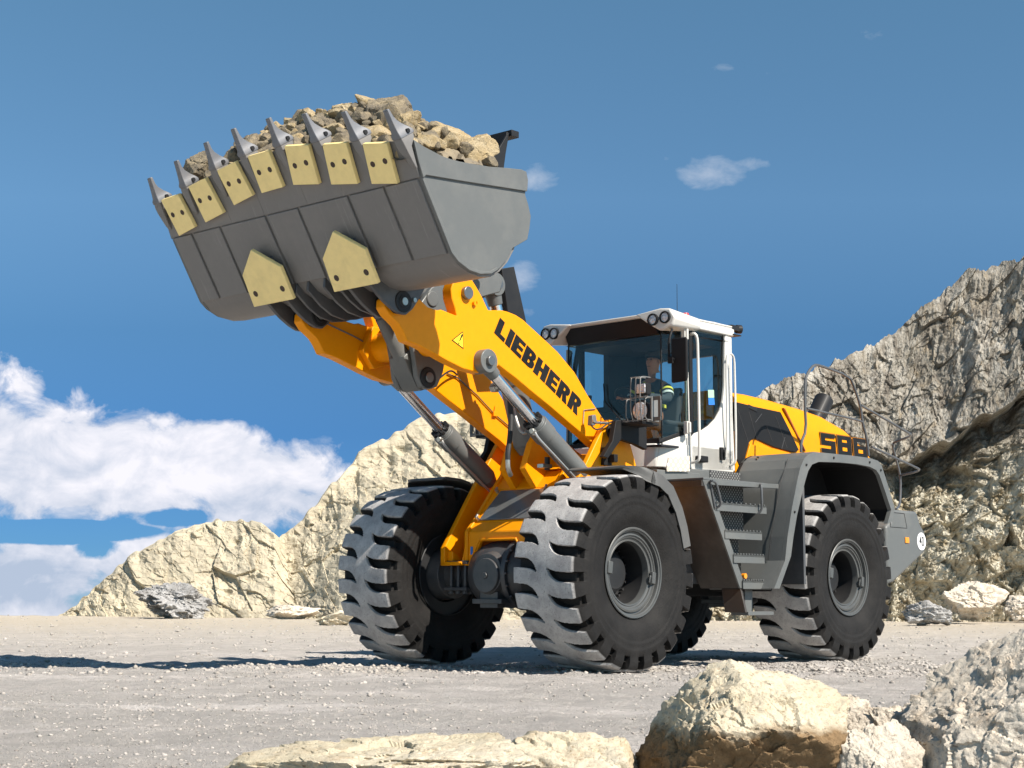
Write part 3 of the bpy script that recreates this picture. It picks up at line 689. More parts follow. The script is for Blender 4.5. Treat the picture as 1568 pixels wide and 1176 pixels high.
# ------------------------------------------------------------------ axles
for ax, nm in ((0, 'front_axle'), (-WB, 'rear_axle')):
    b = MB(); z = WR
    b.lathe([(.0001, -.42), (.20, -.41), (.29, -.33), (.33, -.2), (.345, 0), (.33, .2), (.29, .33), (.20, .42), (.0001, .43)], (ax, 0, z), (0, 1, 0), 40)
    b.lathe([(.34, -.06), (.365, -.06), (.365, .0), (.34, .0)], (ax, .24, z), (0, 1, 0), 40)
    b.cyl((ax, 0, z), (ax + .36, 0, z), .28, .20, 32)
    b.cyl((ax + .36, 0, z - .02), (ax + .385, 0, z - .02), .175, .17, 32); b.cyl((ax + .385, 0, z - .02), (ax + .40, 0, z - .02), .035, .035, 6)
    b.box(ax + .20, ax + .36, -.20, .20, z - .30, z - .25); b.box(ax + .22, ax + .33, -.12, .12, z - .34, z - .18)
    for k in range(18):
        t = 2 * math.pi * k / 18; b.cyl((ax + .352 * math.cos(t), .235, z + .352 * math.sin(t)), (ax + .352 * math.cos(t), .262, z + .352 * math.sin(t)), .014, n=6)
    for s in (-1, 1):
        b.cyl((ax, s * .40, z), (ax, s * 1.1, z), .17, .155, 28); b.cyl((ax, s * .80, z), (ax, s * 1.05, z), .25, .28, 28)
        b.box(ax - .25, ax + .25, s * .55 - .16, s * .55 + .16, z + .10, z + .135)
        b.box(ax - .25, ax + .25, s * .55 - .16, s * .55 + .16, z - .17, z - .135)
        for dx in (-.2, -.12, .12, .2):
            for dy in (-.10, 0.0, .10):
                b.cyl((ax + dx, s * .55 + dy, z - .20), (ax + dx, s * .55 + dy, z + .13), .02, n=8); b.cyl((ax + dx, s * .55 + dy, z - .205), (ax + dx, s * .55 + dy, z - .168), .032, n=6)
    b.build(nm, M['axle'] if 'axle' in M else M.setdefault('axle', paint('axle_grey', (.045, .046, .05), .42, .25, coat=.1)), loader, bevel=.006)

# ------------------------------------------------------------------ front frame
b = MB()
tower = [(.285, 1.02), (.285, 1.20), (-.20, 1.90), (-.30, 2.02), (-.60, 2.44), (-.68, 2.51), (-.93, 2.50), (-1.0, 2.36), (-1.14, 2.04), (-1.25, 1.2), (-.7, .98), (-.35, 1.02)]
for s in (-1, 1): b.prism(tower, s * .67, s * .73)
# boxed centre: sloping front wall with an arch over the axle
W2 = .42
sec = [(.20, 1.02), (.20, 1.36), (.10, 1.46), (-.19, 1.81), (-.33, 1.99)]
def strip(p, q, y0, y1, t=.05):
    n = Vector((q[1] - p[1], 0, -(q[0] - p[0]))).normalized() * t
    b.hull([(p[0], y0, p[1]), (p[0], y1, p[1]), (q[0], y1, q[1]), (q[0], y0, q[1])], [(p[0] - n.x, y0, p[1] - n.z), (p[0] - n.x, y1, p[1] - n.z), (q[0] - n.x, y1, q[1] - n.z), (q[0] - n.x, y0, q[1] - n.z)])
arch = [(-W2, 1.36), (-W2, 1.02), (-.385, 1.02), (-.24, 1.265), (.24, 1.265), (.385, 1.02), (W2, 1.02), (W2, 1.36)]
b.prismx(arch, .15, .20)
strip((.20, 1.36), (.10, 1.46), -W2, W2); strip((.10, 1.46), (-.19, 1.81), -W2, W2); strip((-.19, 1.81), (-.36, 1.99), -W2, W2)
for s in (-1, 1):
    b.prism([(.22, 1.02), (.22, 1.37), (.115, 1.475), (-.18, 1.83), (-.38, 2.06), (-.52, 2.10), (-1.2, 1.6), (-1.2, 1.0), (-.4, 1.2), (-.2, 1.27), (-.0, 1.27), (.1, 1.02)], s * (W2 - .015), s * (W2 + .03))
    b.box(-.35, .285, s * .45 - .0, s * .73, 1.022, 1.06)
    b.prism([(.24, 1.06), (.20, 1.2), (-.3, 1.9), (-.9, 2.0), (-.9, 1.06)], s * .45, s * .47)
    b.prism([(.235, 1.06), (.235, 1.17), (.02, 1.06)], s * .60, s * .67)
b.box(-1.25, -.36, -W2, W2, 1.55, 1.60)
b.box(-1.25, -1.20, -.67, .67, 1.0, 2.0)
b.box(-.95, -.90, -.67, .67, 1.6, 2.2)
b.build('front_frame', M['yellow'], loader, bevel=.008)
# folded edge round the arch
b = MB(); ed = [(-.40, 1.02), (-.25, 1.28), (.25, 1.28), (.40, 1.02)]
b.tube([(.205, y, z) for y, z in ed], .012); b.build('arch_edging', M['yellow'], loader)
b = MB()
p0, p1 = (.10, 1.47), (-.19, 1.80); n = Vector((p1[1] - p0[1], 0, -(p1[0] - p0[0]))).normalized()
def slope(t, y, h): return (p0[0] + (p1[0] - p0[0]) * t + n.x * h, y, p0[1] + (p1[1] - p0[1]) * t + n.z * h)
b.hull([slope(.02, -.36, .002), slope(.02, .36, .002), slope(.97, .31, .002), slope(.97, -.31, .002)], [slope(.03, -.355, .016), slope(.03, .355, .016), slope(.96, .305, .016), slope(.96, -.305, .016)])
b.build('front_cover', M['gloss'] if 'gloss' in M else M.setdefault('gloss', paint('cover_grey', (.10, .105, .105), .22, .2, coat=.6)), loader, bevel=.004)
for (t, y) in ((.93, -.34), (.93, .34), (.06, .38), (.05, -.38)):
    b = MB(); b.cyl(slope(t, y, .0), slope(t, y, .05), .018, n=8); b.cyl(slope(t - .03, y, .04), slope(t + .07, y, .05), .014, n=8); b.build('latch', M['brass'], loader)
b = MB(); b.box(.201, .206, -.375, -.345, 1.13, 1.21); b.build('blue_decal', M['decal_blue'], loader)
# upright lugs that carry the tilt cylinder
b = MB()
lug = PYs([(783, 612), (779, 660), (786, 700), (792, 727), (812, 735), (835, 727), (826, 700), (822, 672)], .16)
for y in (-.16, .12): b.prism([(x, z) for x, z in [(-.02, 2.0), (-.12, 2.25), (-.17, 2.40), (-.24, 2.52), (-.36, 2.52), (-.46, 2.4), (-.50, 2.1), (-.55, 1.9), (-.2, 1.8)]], y - .03, y + .05)
b.hull([(-.30, -.42, 2.0), (-.30, .42, 2.0), (-.36, .42, 2.03), (-.36, -.42, 2.03)], [(-.52, -.42, 2.14), (-.52, .42, 2.14), (-.56, .42, 2.10), (-.56, -.42, 2.10)])
b.prismx([(-.66, 2.02), (-.66, 2.16), (-.45, 2.14), (-.2, 2.30), (.2, 2.30), (.45, 2.14), (.66, 2.16), (.66, 2.02)], -.62, -.56)
b.build('cylinder_bracket', M['yellow'], loader, bevel=.008)

# ------------------------------------------------------------------ lift arms
YA, TA = .57, .12
arm_px = [(623.6, 522), (617, 507), (611, 497), (603, 489), (596, 482), (589, 470), (590, 458), (600, 447), (620, 443), (640, 455), (655, 470), (670, 475), (676, 474), (700, 483.5), (696.5, 471), (692, 457), (690.8, 442), (695.3, 428.7), (703, 424.5), (717, 423.7), (723, 428.7), (729, 438), (738.6, 455), (747.5, 474.5), (753, 475), (768, 474.8), (778, 477.3), (789.6, 482), (801, 489.4), (825, 511.5), (854, 538.5), (880, 570), (900, 605), (924.8, 642.6),
          (938, 655), (941, 670), (933, 684), (918, 688), (906, 678), (891.5, 664), (871, 647), (842.4, 622.4), (813.5, 599), (790, 579), (770, 564), (764, 559), (757, 566), (748, 571), (738, 572), (729.6, 570), (709, 564.5), (686, 553), (671, 544.5), (655, 536), (642, 529)]
YF = YA + TA / 2
arm = PYs(arm_px, YF)
armside = {}
for s in (1, -1):
    b = MB(); y0, y1 = (YA - TA / 2, YF) if s > 0 else (-YF, -YA + TA / 2)
    b.prism(arm, y0, y1); armside[s] = b.build('lift_arm', M['yellow'], loader, bevel=.009)
hinge = PY(617, 462, .72); lugpin = PY(713, 449, YF); lpin = PY(746, 553, .70); base_piv = PY(925, 664, .63)
# cross tube joining the arms, pins
b = MB(); ct = PY(704, 515, YF)
b.cyl((ct[0], -.51, ct[1]), (ct[0], .51, ct[1]), .15, n=32)
for s in (-1, 1):
    b.prism([(ct[0] - .26, ct[1] - .12), (ct[0] - .1, ct[1] + .2), (ct[0] + .12, ct[1] + .2), (ct[0] + .25, ct[1] - .05), (ct[0] + .1, ct[1] - .22)], s * .44, s * .512)
b.build('cross_tube', M['yellow'], loader, bevel=.008)
for s in (1, -1):
    b = MB(); b.cyl((lugpin[0], s * .40, lugpin[1]), (lugpin[0], s * (YF + .045), lugpin[1]), .062, n=32); b.build('arm_pin', M['steelpin'] if 'steelpin' in M else M.setdefault('steelpin', paint('pin_steel', (.20, .20, .20), .3, .1, metal=.8, coat=0)), loader, bevel=.005)
    gp = PY(725, 465, YF); b = MB(); b.cyl((gp[0], s * YF, gp[1]), (gp[0], s * (YF + .03), gp[1]), .022, n=16); b.cyl((gp[0] - .02, s * YF, gp[1] + .015), (gp[0] - .02, s * (YF + .04), gp[1] + .015), .012, n=10); b.build('grease_fitting', M['yellow'], loader)
    b = MB(); b.cyl((base_piv[0], s * .5, base_piv[1]), (base_piv[0], s * .75, base_piv[1]), .07, n=32); b.build('arm_pivot_pin', M['steelpin'], loader, bevel=.005)

# lettering cut from sheet, on the outer face of each arm
GL = {
 'L': [[(0, 0), (0, 1), (.33, 1), (.33, .24), (.66, .24), (.66, 0)]],
 'I': [[(0, 0), (0, 1), (.33, 1), (.33, 0)]],
 'E': [[(0, 0), (0, 1), (.69, 1), (.69, .78), (.33, .78), (.33, .61), (.65, .61), (.65, .40), (.33, .40), (.33, .22), (.69, .22), (.69, 0)]],
 'H': [[(0, 0), (0, 1), (.33, 1), (.33, .61), (.49, .61), (.49, 1), (.82, 1), (.82, 0), (.49, 0), (.49, .38), (.33, .38), (.33, 0)]],
 'B': [[(0, 0), (0, 1), (.33, 1), (.33, 0)], [(.33, 1), (.52, .99), (.66, .93), (.71, .80), (.71, .68), (.66, .57), (.58, .53), (.58, .42), (.33, .42), (.33, .61), (.38, .61), (.43, .66), (.43, .74), (.38, .79), (.33, .79)], [(.33, .42), (.58, .53), (.68, .48), (.75, .38), (.75, .22), (.70, .09), (.58, .02), (.46, 0), (.33, 0), (.33, .20), (.40, .20), (.45, .25), (.45, .34), (.40, .40), (.33, .40)]],
 'R': [[(0, 0), (0, 1), (.33, 1), (.33, 0)], [(.33, 1), (.54, .99), (.68, .93), (.74, .80), (.74, .64), (.68, .52), (.58, .46), (.76, 0), (.45, 0), (.34, .38), (.33, .38), (.33, .58), (.39, .58), (.44, .63), (.44, .73), (.39, .78), (.33, .78)]],
}
def letters(word, A, Bx, Cy, y0, y1, gap=.06, mirror=False, name='lettering', mat=None, parent=None):
    # A: baseline start, Bx: baseline end, Cy: vector from baseline to cap line, all in (x, z)
    wid = []; x = 0
    for ch in word:
        w = max(p[0] for pl in GL[ch] for p in pl); wid.append((ch, x, w)); x += w + gap
    tot = x - gap; b = MB(); ex = ((Bx[0] - A[0]) / tot, (Bx[1] - A[1]) / tot)
    for ch, x0, w in wid:
        for pl in GL[ch]:
            pts = [(A[0] + ex[0] * (x0 + u) + Cy[0] * v, A[1] + ex[1] * (x0 + u) + Cy[1] * v) for u, v in pl]
            b.prism(pts, y0, y1)
    return b.build(name, mat or M['decal_black'], parent or loader)
A = PY(756.3, 509.5, YF); B_ = PY(883.5, 636.5, YF); T_ = PY(765.5, 486.5, YF); cy = (T_[0] - A[0], T_[1] - A[1])
letters('LIEBHERR', A, B_, cy, YF + .001, YF + .004, parent=armside[1])
b = MB(); ex = (B_[0] - A[0], B_[1] - A[1])
letters('LIEBHERR', (B_[0] + .0, B_[1]), A, cy, -YF - .004, -YF - .001, parent=armside[-1])
# warning triangle
tri = PYs([(691.5, 521), (708.5, 507.5), (709.5, 534.5)], YF)
cx = sum(p[0] for p in tri) / 3; cz = sum(p[1] for p in tri) / 3
b = MB()
b.prism(tri, YF + .001, YF + .003); tri2 = [(cx + (x - cx) * .84, cz + (z - cz) * .84) for x, z in tri]
b.cur = 1; b.prism(tri2, YF + .0035, YF + .005); b.cur = 0
ta = PY(707.5, 512, YF); tb = PY(703, 522.5, YF); td = PY(702, 525.5, YF)
b.prism([(ta[0] - .012, ta[1]), (ta[0] + .012, ta[1]), (tb[0] + .006, tb[1]), (tb[0] - .006, tb[1])], YF + .0055, YF + .007)
b.lathe([(.0001, 0), (.009, 0)], (td[0], YF + .0065, td[1]), (0, 1, 0), 12)
b.build('warning_decal', [M['decal_black'], M['decal_yellow']], armside[1])

# ------------------------------------------------------------------ hydraulic cylinders
def hyd(name, eye, head, base, y, rr, br, eye_r, boss=None):
    e = empty(name, (0, 0, 0), 0, loader)
    P = lambda q: Vector((q[0], y, q[1]))
    d = (P(base) - P(eye)).normalized()
    b = MB(); b.cyl(P(eye) + d * .06, P(head), rr, n=32); b.build('piston_rod', M['chrome'], e)
    b = MB(); b.cyl(P(eye) - Vector((0, .09, 0)), P(eye) + Vector((0, .09, 0)), eye_r, n=36)
    b.cyl(P(eye) + d * (eye_r * .6), P(eye) + d * (eye_r + .09), rr * 1.35, rr * 1.15, n=28)
    b.build('rod_eye', M['grey'], e, bevel=.008)
    b = MB(); b.cyl(P(eye) - Vector((0, .11, 0)), P(eye) + Vector((0, .125, 0)), eye_r * .42, n=28); b.build('pin', M['steelpin'], e, bevel=.004)
    b = MB()
    b.cyl(P(head), P(base), br, n=40); b.cyl(P(head) + d * .02, P(head) + d * .20, br * 1.1, n=40); b.cyl(P(head) - d * .02, P(head) + d * .02, br * .98, n=40)
    b.cyl(P(base), P(base) + d * .1, br * 1.02, br * .7, n=32); b.build('barrel', M['grey'], e, bevel=.006)
    b = MB()      # gland bolts
    _, u, w = b.frame(d)
    for k in range(10):
        t = 2 * math.pi * k / 10; o = (u * math.cos(t) + w * math.sin(t)) * br * .80
        b.cyl(P(head) + o - d * .055, P(head) + o - d * .02, .021, n=6)
    b.build('gland_bolts', M['dark'], e)
    return e, P, d
YC = .64
lb = PY(885, 722, YC); lh = PY(819, 648, YC)
for s in (1, -1):
    e, P, d = hyd('lift_cylinder', lpin, lh, lb, s * YC, .055, .108, .115)
    b = MB(); y = s * YC        # pressure pipe along the barrel and its fitting
    f0 = P(lh) + d * .10 + Vector((.12, 0, -.02)) + Vector((0, .03, 0))
    pth = [f0 + Vector((.02, 0, .02)), f0 + d * .06 + Vector((.05, .03, -.03)), f0 + d * .22 + Vector((.02, .04, -.05)), f0 + d * .95 + Vector((-.0, .02, -.02)), f0 + d * 1.1 + Vector((-.03, 0, -.02))]
    b.tube(pth, .013, smooth=2); b.build('pipe', M['railsilver'] if 'railsilver' in M else M.setdefault('railsilver', paint('pipe_silver', (.42, .42, .41), .3, .2, metal=.6, coat=0)), e)
    b = MB(); b.cyl(f0 - Vector((.03, 0, 0)), f0 + Vector((.05, 0, -.01)), .03, n=8); b.cyl(f0 + Vector((.0, 0, .03)), f0 + Vector((0, .0, -.05)), .024, n=8); b.build('fitting', M['brass'], e, bevel=.004)
# tilt cylinder in the middle
teye = PY(752, 437, .0); tbase = PY(806, 680, 0); thead = (teye[0] + (tbase[0] - teye[0]) * .50, teye[1] + (tbase[1] - teye[1]) * .50)
e, P, d = hyd('tilt_cylinder', teye, thead, tbase, 0, .065, .135, .12)
b = MB()      # long guard plate that rides with the rod
g = PYs([(764, 412), (783, 409), (801, 490), (806, 520), (785, 520), (773, 476)], -.02)
b.prism(g, -.20, .02); b.build('rod_guard', M['dark'], e, bevel=.006)

# ------------------------------------------------------------------ bell crank and link
b = MB()
cr = PYs([(672, 592), (660, 596), (648, 592), (641, 575), (638, 550), (633, 520), (636, 490), (646, 464), (663, 440), (690, 423), (722, 417), (764, 419), (772, 430), (768, 447), (752, 451), (735, 456), (716, 470), (702, 490), (692, 512), (686, 540), (681, 570)], .2)
for s in (1, -1):
    b.prism(cr, s * .15 - .03, s * .15 + .03)
b.prism(PYs([(643, 500), (653, 470), (672, 446), (700, 430), (712, 440), (690, 480), (672, 520)], .2), -.12, .12)
b.cyl((lugpin[0], -.20, lugpin[1]), (lugpin[0], .195, lugpin[1]), .078, n=32)
b.build('bell_crank', M['grey'], loader, bevel=.01)
lp = PY(657, 578, .2)
b = MB(); b.cyl((lp[0], -.2, lp[1]), (lp[0], .20, lp[1]), .10, n=32); b.build('crank_boss', M['dark'], loader, bevel=.01)
b = MB(); b.cyl((lp[0], -.22, lp[1]), (lp[0], .215, lp[1]), .05, n=28); b.build('crank_pin', M['steelpin'], loader, bevel=.004)
lA = (1.93, 3.42)
b = MB(); dv = Vector((lp[0] - lA[0], lp[1] - lA[1])).normalized(); nv = Vector((-dv.y, dv.x))
def q2(c, t, n_): return (c[0] + dv.x * t + nv.x * n_, c[1] + dv.y * t + nv.y * n_)
e_ = q2(lp, -.24, 0)
b.cyl((lA[0], 0, lA[1]), (lA[0] + dv.x * .12, 0, lA[1] + dv.y * .12), .07, .055, 28); b.cyl((lA[0] + dv.x * .12, 0, lA[1] + dv.y * .12), (e_[0], 0, e_[1]), .055, .085, 28)
b.prism([q2(lp, -.30, -.07), q2(lp, -.30, .07), q2(lp, -.18, .10), q2(lp, .02, .115), q2(lp, .09, .08), q2(lp, .12, .0), q2(lp, .09, -.08), q2(lp, .02, -.115), q2(lp, -.18, -.10)], -.11, .105)
b.build('tilt_link', M['grey'], loader, bevel=.012)

# ------------------------------------------------------------------ bucket
bucket = part('bucket')
K = np.array([2.641, 3.565]); U = np.array([.378, .604]); U /= np.linalg.norm(U); Nn = np.array([U[1], -U[0]])
def bk(s, n=0): q = K + U * s + Nn * n; return (float(q[0]), float(q[1]))
def lip_s(y): return float(np.interp(abs(y), [0, .30, .78, 1.72], [1.25, 1.24, 1.185, 1.02]))
heel = [(2.546, 3.492), (2.41, 3.440), (2.272, 3.427), (2.133, 3.45), (2.023, 3.512), (1.921, 3.61), (1.84, 3.73), (1.78, 3.9), (1.742, 4.1), (1.722, 4.3), (1.715, 4.46)]
outer = [bk(.705), bk(.35), bk(0)] + heel
def inset(poly, t):
    out = []
    for i, p in enumerate(poly):
        a = poly[max(i - 1, 0)]; c = poly[min(i + 1, len(poly) - 1)]; dd = np.array([c[0] - a[0], c[1] - a[1]]); dd = dd / np.linalg.norm(dd)
        out.append((p[0] - dd[1] * -t * -1 * -1, p[1] + dd[0] * t * -1))
    return out
inner = [(p[0] + q[0], p[1] + q[1]) for p, q in zip(outer, [(-Nn[0] * .035, -Nn[1] * .035)] * 3 + [(-.02, .035), (-.005, .04), (0, .04), (.02, .035), (.03, .03), (.035, .02), (.04, .01), (.04, .0), (.04, 0), (.04, 0), (.04, 0)])]
HB = 1.70
b = MB(); b.prism(outer + inner[::-1], -HB, HB)
# lip plate with a blunt spade point
ys = [-1.72, -.78, -.30, .30, .78, 1.72]
def lip_solid(y0, y1):
    def P(s, y, n): q = bk(s, n); return (q[0], y, q[1])
    b.hull([P(.70, y0, .012), P(.70, y1, .012), P(lip_s(y1), y1, .0), P(lip_s(y0), y0, .0)], [P(.70, y0, -.035), P(.70, y1, -.035), P(lip_s(y1) - .02, y1, -.035), P(lip_s(y0) - .02, y0, -.035)])
for a_, c_ in zip(ys, ys[1:]): lip_solid(a_, c_)
# low welded ribs on the underside
for y0, y1 in ((-1.69, -1.418), (-1.382, -.978), (-.946, -.308), (-.272, .150), (.182, .814), (.846, 1.272), (1.303, 1.69)):     # wear skin between the ribs
    b.hull([(bk(.695, 0)[0], y0, bk(.695, 0)[1]), (bk(.695, 0)[0], y1, bk(.695, 0)[1]), (bk(.01, 0)[0], y1, bk(.01, 0)[1]), (bk(.01, 0)[0], y0, bk(.01, 0)[1])],
           [(bk(.69, .020)[0], y0 + .004, bk(.69, .020)[1]), (bk(.69, .020)[0], y1 - .004, bk(.69, .020)[1]), (bk(.015, .022)[0], y1 - .004, bk(.015, .022)[1]), (bk(.015, .022)[0], y0 + .004, bk(.015, .022)[1])])
b.build('bucket_shell', M['bucket'], bucket, bevel=.004)
side_px = [(631, 214.6), (645, 224), (660, 232), (673, 239), (687, 244), (702, 248), (717.7, 251), (748.3, 256), (775.5, 257.8), (796, 260), (803.5, 263.5), (806, 276.5), (804.4, 298.6), (808.8, 312), (813, 331), (811, 350), (807.8, 366.6), (785, 380), (781, 390), (777.2, 397.2), (765, 411), (751.7, 419.3), (734.7, 420), (717.7, 414), (700.7, 400.6), (690.5, 387), (646, 273)]
side = PYs(side_px, HB + .03)
for s in (1, -1):
    b = MB(); b.prism(side, s * (HB + .001), s * (HB + .03))
    cap = PYs([(646, 273), (638, 246), (631, 214.6), (645, 224), (660, 232), (673, 239), (687, 244), (702, 248), (717.7, 251), (748.3, 256), (775.5, 257.8), (796, 260), (803.5, 263.5), (806, 276.5), (804.8, 293.5), (770, 288), (700, 277), (650, 268.5)], HB + .03)
    b.prism(cap, s * (HB + .031), s * (HB + .052))
    rim = PYs([(646, 273), (690.5, 387), (700.7, 400.6), (717.7, 414), (734.7, 420), (751.7, 419.3), (762, 413)], HB + .03)
    rin = PYs([(651, 276), (694, 385.5), (703.5, 397.6), (719, 409.5), (734.7, 415), (750, 415), (759, 409)], HB + .03)
    b.prism(rim + rin[::-1], s * (HB + .031), s * (HB + .040))
    b.build('side_plate', M['grey'], bucket, bevel=.005)
# rock guard on top of the back
b = MB()
b.hull([(1.70, -1.42, 4.45), (1.70, 1.42, 4.45), (1.60, 1.42, 4.90), (1.60, -1.42, 4.90)], [(1.73, -1.42, 4.45), (1.73, 1.42, 4.45), (1.63, 1.42, 4.91), (1.63, -1.42, 4.91)])
for s in (-1, 1): b.hull([(1.95, s * 1.40, 4.44), (1.70, s * 1.40, 4.44), (1.62, s * 1.40, 4.90)], [(1.95, s * 1.43, 4.44), (1.70, s * 1.43, 4.44), (1.62, s * 1.43, 4.90)])
b.box(1.50, 1.60, -1.45, 1.45, 4.87, 4.93)
b.build('rock_guard', M['dark'], bucket, bevel=.004)
# teeth
tooth_y = [-1.66, -1.18, -.67, -.21, .28, .76, 1.22, 1.69]
def tooth(y):
    t = empty('tooth', (0, 0, 0), 0, bucket); sl = lip_s(y)
    yaw = 0.0 if abs(y) < .3 else (-.10 if y > 0 else .10)
    def P(s, w, n): q = bk(sl + s, n); return (q[0], y + w + yaw * s, q[1])
    def ring(s, w, n0, n1): return [P(s, -w, n0), P(s, w, n0), P(s, w, n1), P(s, -w, n1)]
    return t, P, ring
def add_tooth(y):
    sl = lip_s(y); yaw = 0.0 if abs(y) < .4 else (-.10 if y > 0 else .10)
    def P(s, w, n): q = bk(sl + s, n); return (q[0], y + w + yaw * s, q[1])
    def ring(s, w, n0, n1): return [P(s, -w, n0), P(s, w, n0), P(s, w, n1), P(s, -w, n1)]
    def loft(bb, rs):
        for a_, c_ in zip(rs, rs[1:]): bb.hull(a_, c_)
    def loft2(rs):
        bb = MB(); vs = [p for r in rs for p in r]; n = len(rs)
        bb.add(vs, [(4 * i + k, 4 * i + (k + 1) % 4, 4 * i + 4 + (k + 1) % 4, 4 * i + 4 + k) for i in range(n - 1) for k in range(4)] + [(3, 2, 1, 0), (4 * n - 4, 4 * n - 3, 4 * n - 2, 4 * n - 1)])
        return bb
    b = loft2([ring(-.245, .018, .002, .020), ring(-.20, .028, .0, .034), ring(-.06, .046, -.02, .056), ring(.0, .050, -.09, .060), ring(.055, .044, -.105, .055)])
    ad = b.build('tooth', M['bucket'], bucket, bevel=.006)
    b = loft2([ring(.030, .050, -.112, .064), ring(.060, .052, -.115, .066), ring(.085, .040, -.100, .058), ring(.13, .034, -.050, .054), ring(.18, .031, -.008, .050), ring(.22, .030, .008, .046), ring(.29, .029, .014, .040)])
    b.build('tooth_tip', M['steel'], ad, bevel=.006, smooth=50)
    b = MB(); b.cyl(P(.065, -.062, -.045), P(.065, .062, -.045), .020, n=12); b.build('tooth_pin', M['dark'], ad)
for y in tooth_y: add_tooth(y)
# bolted wear plates between the teeth: corners as (along the floor, across)
pads = [((1.09, -1.58), (1.10, -1.30), (.755, -1.27), (.71, -1.55)), ((1.145, -1.11), (1.18, -.83), (.82, -.79), (.775, -1.09)), ((1.215, -.63), (1.25, -.34), (.91, -.30), (.865, -.60)), ((1.262, -.15), (1.262, .14), (.915, .13), (.910, -.17)),
        ((1.26, .36), (1.215, .65), (.86, .585), (.91, .27)), ((1.185, .82), (1.145, 1.10), (.78, 1.04), (.83, .73)), ((1.10, 1.28), (1.055, 1.55), (.70, 1.49), (.75, 1.20))]
for pd in pads:
    b = MB(); mk = lambda n: [(bk(s_, n)[0], y_, bk(s_, n)[1]) for s_, y_ in pd]
    b.hull(mk(.012), mk(.055)); wp = b.build('wear_plate', M['cream'], bucket, bevel=.005)
    cs = sum(p[0] for p in pd) / 4 + .01; cyy = sum(p[1] for p in pd) / 4
    if 'bolt' not in M: M['bolt'] = paint('rusty_bolt', (.045, .025, .018), .6, .4, (.12, .06, .03), coat=0)
    for dy in (-.075, .075):
        b = MB(); b.cyl((bk(cs, .050)[0], cyy + dy, bk(cs, .050)[1]), (bk(cs, .0565)[0], cyy + dy, bk(cs, .0565)[1]), .026, n=20)
        b.build('bolt', M['bolt'], wp)
for c0 in (-.54, .60):
    b = MB(); o = [(.44, -.01), (.225, .285), (-.10, .275), (-.105, -.305), (.22, -.275)]
    mk = lambda n: [(bk(s_, n)[0], c0 + y_, bk(s_, n)[1]) for s_, y_ in o]
    b.hull(mk(.085), mk(.125)); wp = b.build('heel_wear_plate', M['cream'], bucket, bevel=.006)
    for dy in (-.20, .19):
        b = MB(); b.cyl((bk(.02, .12)[0], c0 + dy, bk(.02, .12)[1]), (bk(.02, .1265)[0], c0 + dy, bk(.02, .1265)[1]), .03, n=20); b.build('bolt', M['bolt'], wp)
# hinge brackets: pairs of cheek plates running round the heel
lugpx = [(568, 440), (577, 452), (585, 461), (598, 473), (609, 480.5), (619, 482.5), (629, 474), (640, 457), (651, 436), (658, 415)]
lg = PYs(lugpx, .70)
hp = [bk(.36, 0), bk(.20, .084), bk(-.10, .084)] + lg + [(1.95, 3.62), (2.3, 3.5), (2.6, 3.6)]
b = MB()
for c0 in (-.57, .57):
    for dy in (-.155, .115): b.prism(hp, c0 + dy, c0 + dy + .04)
    b.hull([(bk(.30, .01)[0], c0 - .15, bk(.30, .01)[1]), (bk(.30, .01)[0], c0 + .15, bk(.30, .01)[1]), (bk(-.10, .01)[0], c0 + .15, bk(-.10, .01)[1]), (bk(-.10, .01)[0], c0 - .15, bk(-.10, .01)[1])],
           [(bk(.26, .082)[0], c0 - .15, bk(.26, .082)[1]), (bk(.26, .082)[0], c0 + .15, bk(.26, .082)[1]), (bk(-.10, .082)[0], c0 + .15, bk(-.10, .082)[1]), (bk(-.10, .082)[0], c0 - .15, bk(-.10, .082)[1])])
# curved centre ribs that hold the tilt link
rb = [bk(.02, 0), bk(-.06, .06), (2.50, 3.36), (2.36, 3.29), (2.2, 3.265), (2.05, 3.29), (1.93, 3.33), (1.84, 3.40), (1.86, 3.52), (1.95, 3.62), (2.1, 3.47), (2.3, 3.44), (2.5, 3.47)]
for y in (-.30, -.13, .10, .27): b.prism(rb, y, y + .03)
b.build('hinge_bracket', M['bracket'] if 'bracket' in M else M.setdefault('bracket', paint('bracket_dark', (.060, .061, .065), .4, .25, coat=.1)), bucket, bevel=.005)
for s in (1, -1):
    b = MB(); b.cyl((hinge[0], s * .57 - .17, hinge[1]), (hinge[0], s * .57 + .172, hinge[1]), .062, n=28); b.cyl((hinge[0], s * .57 - .165, hinge[1]), (hinge[0], s * .57 + .166, hinge[1]), .10, n=28); b.build('hinge_pin', M['dark'], bucket, bevel=.005)
    b = MB(); b.cyl((hinge[0], s * .57 + .17, hinge[1]), (hinge[0], s * .57 + .182, hinge[1]), .035, n=20); b.cyl((hinge[0] - .13, s * .57 + .155, hinge[1] + .03), (hinge[0] - .13, s * .57 + .175, hinge[1] + .03), .022, n=12); b.build('grease_nipple', M['brass'], bucket)
b = MB(); b.cyl((lA[0], -.33, lA[1]), (lA[0], .33, lA[1]), .07, n=28); b.build('link_pin', M['dark'], bucket)
# rear stop with bolt under the back of the bucket
b = MB(); st = PYs([(766, 411), (777, 397), (783, 406), (776, 419), (768, 416)], .6); b.prism(st, .3, .36); b.prism(st, -.36, -.3); b.build('stop_plate', M['grey'], bucket, bevel=.004)

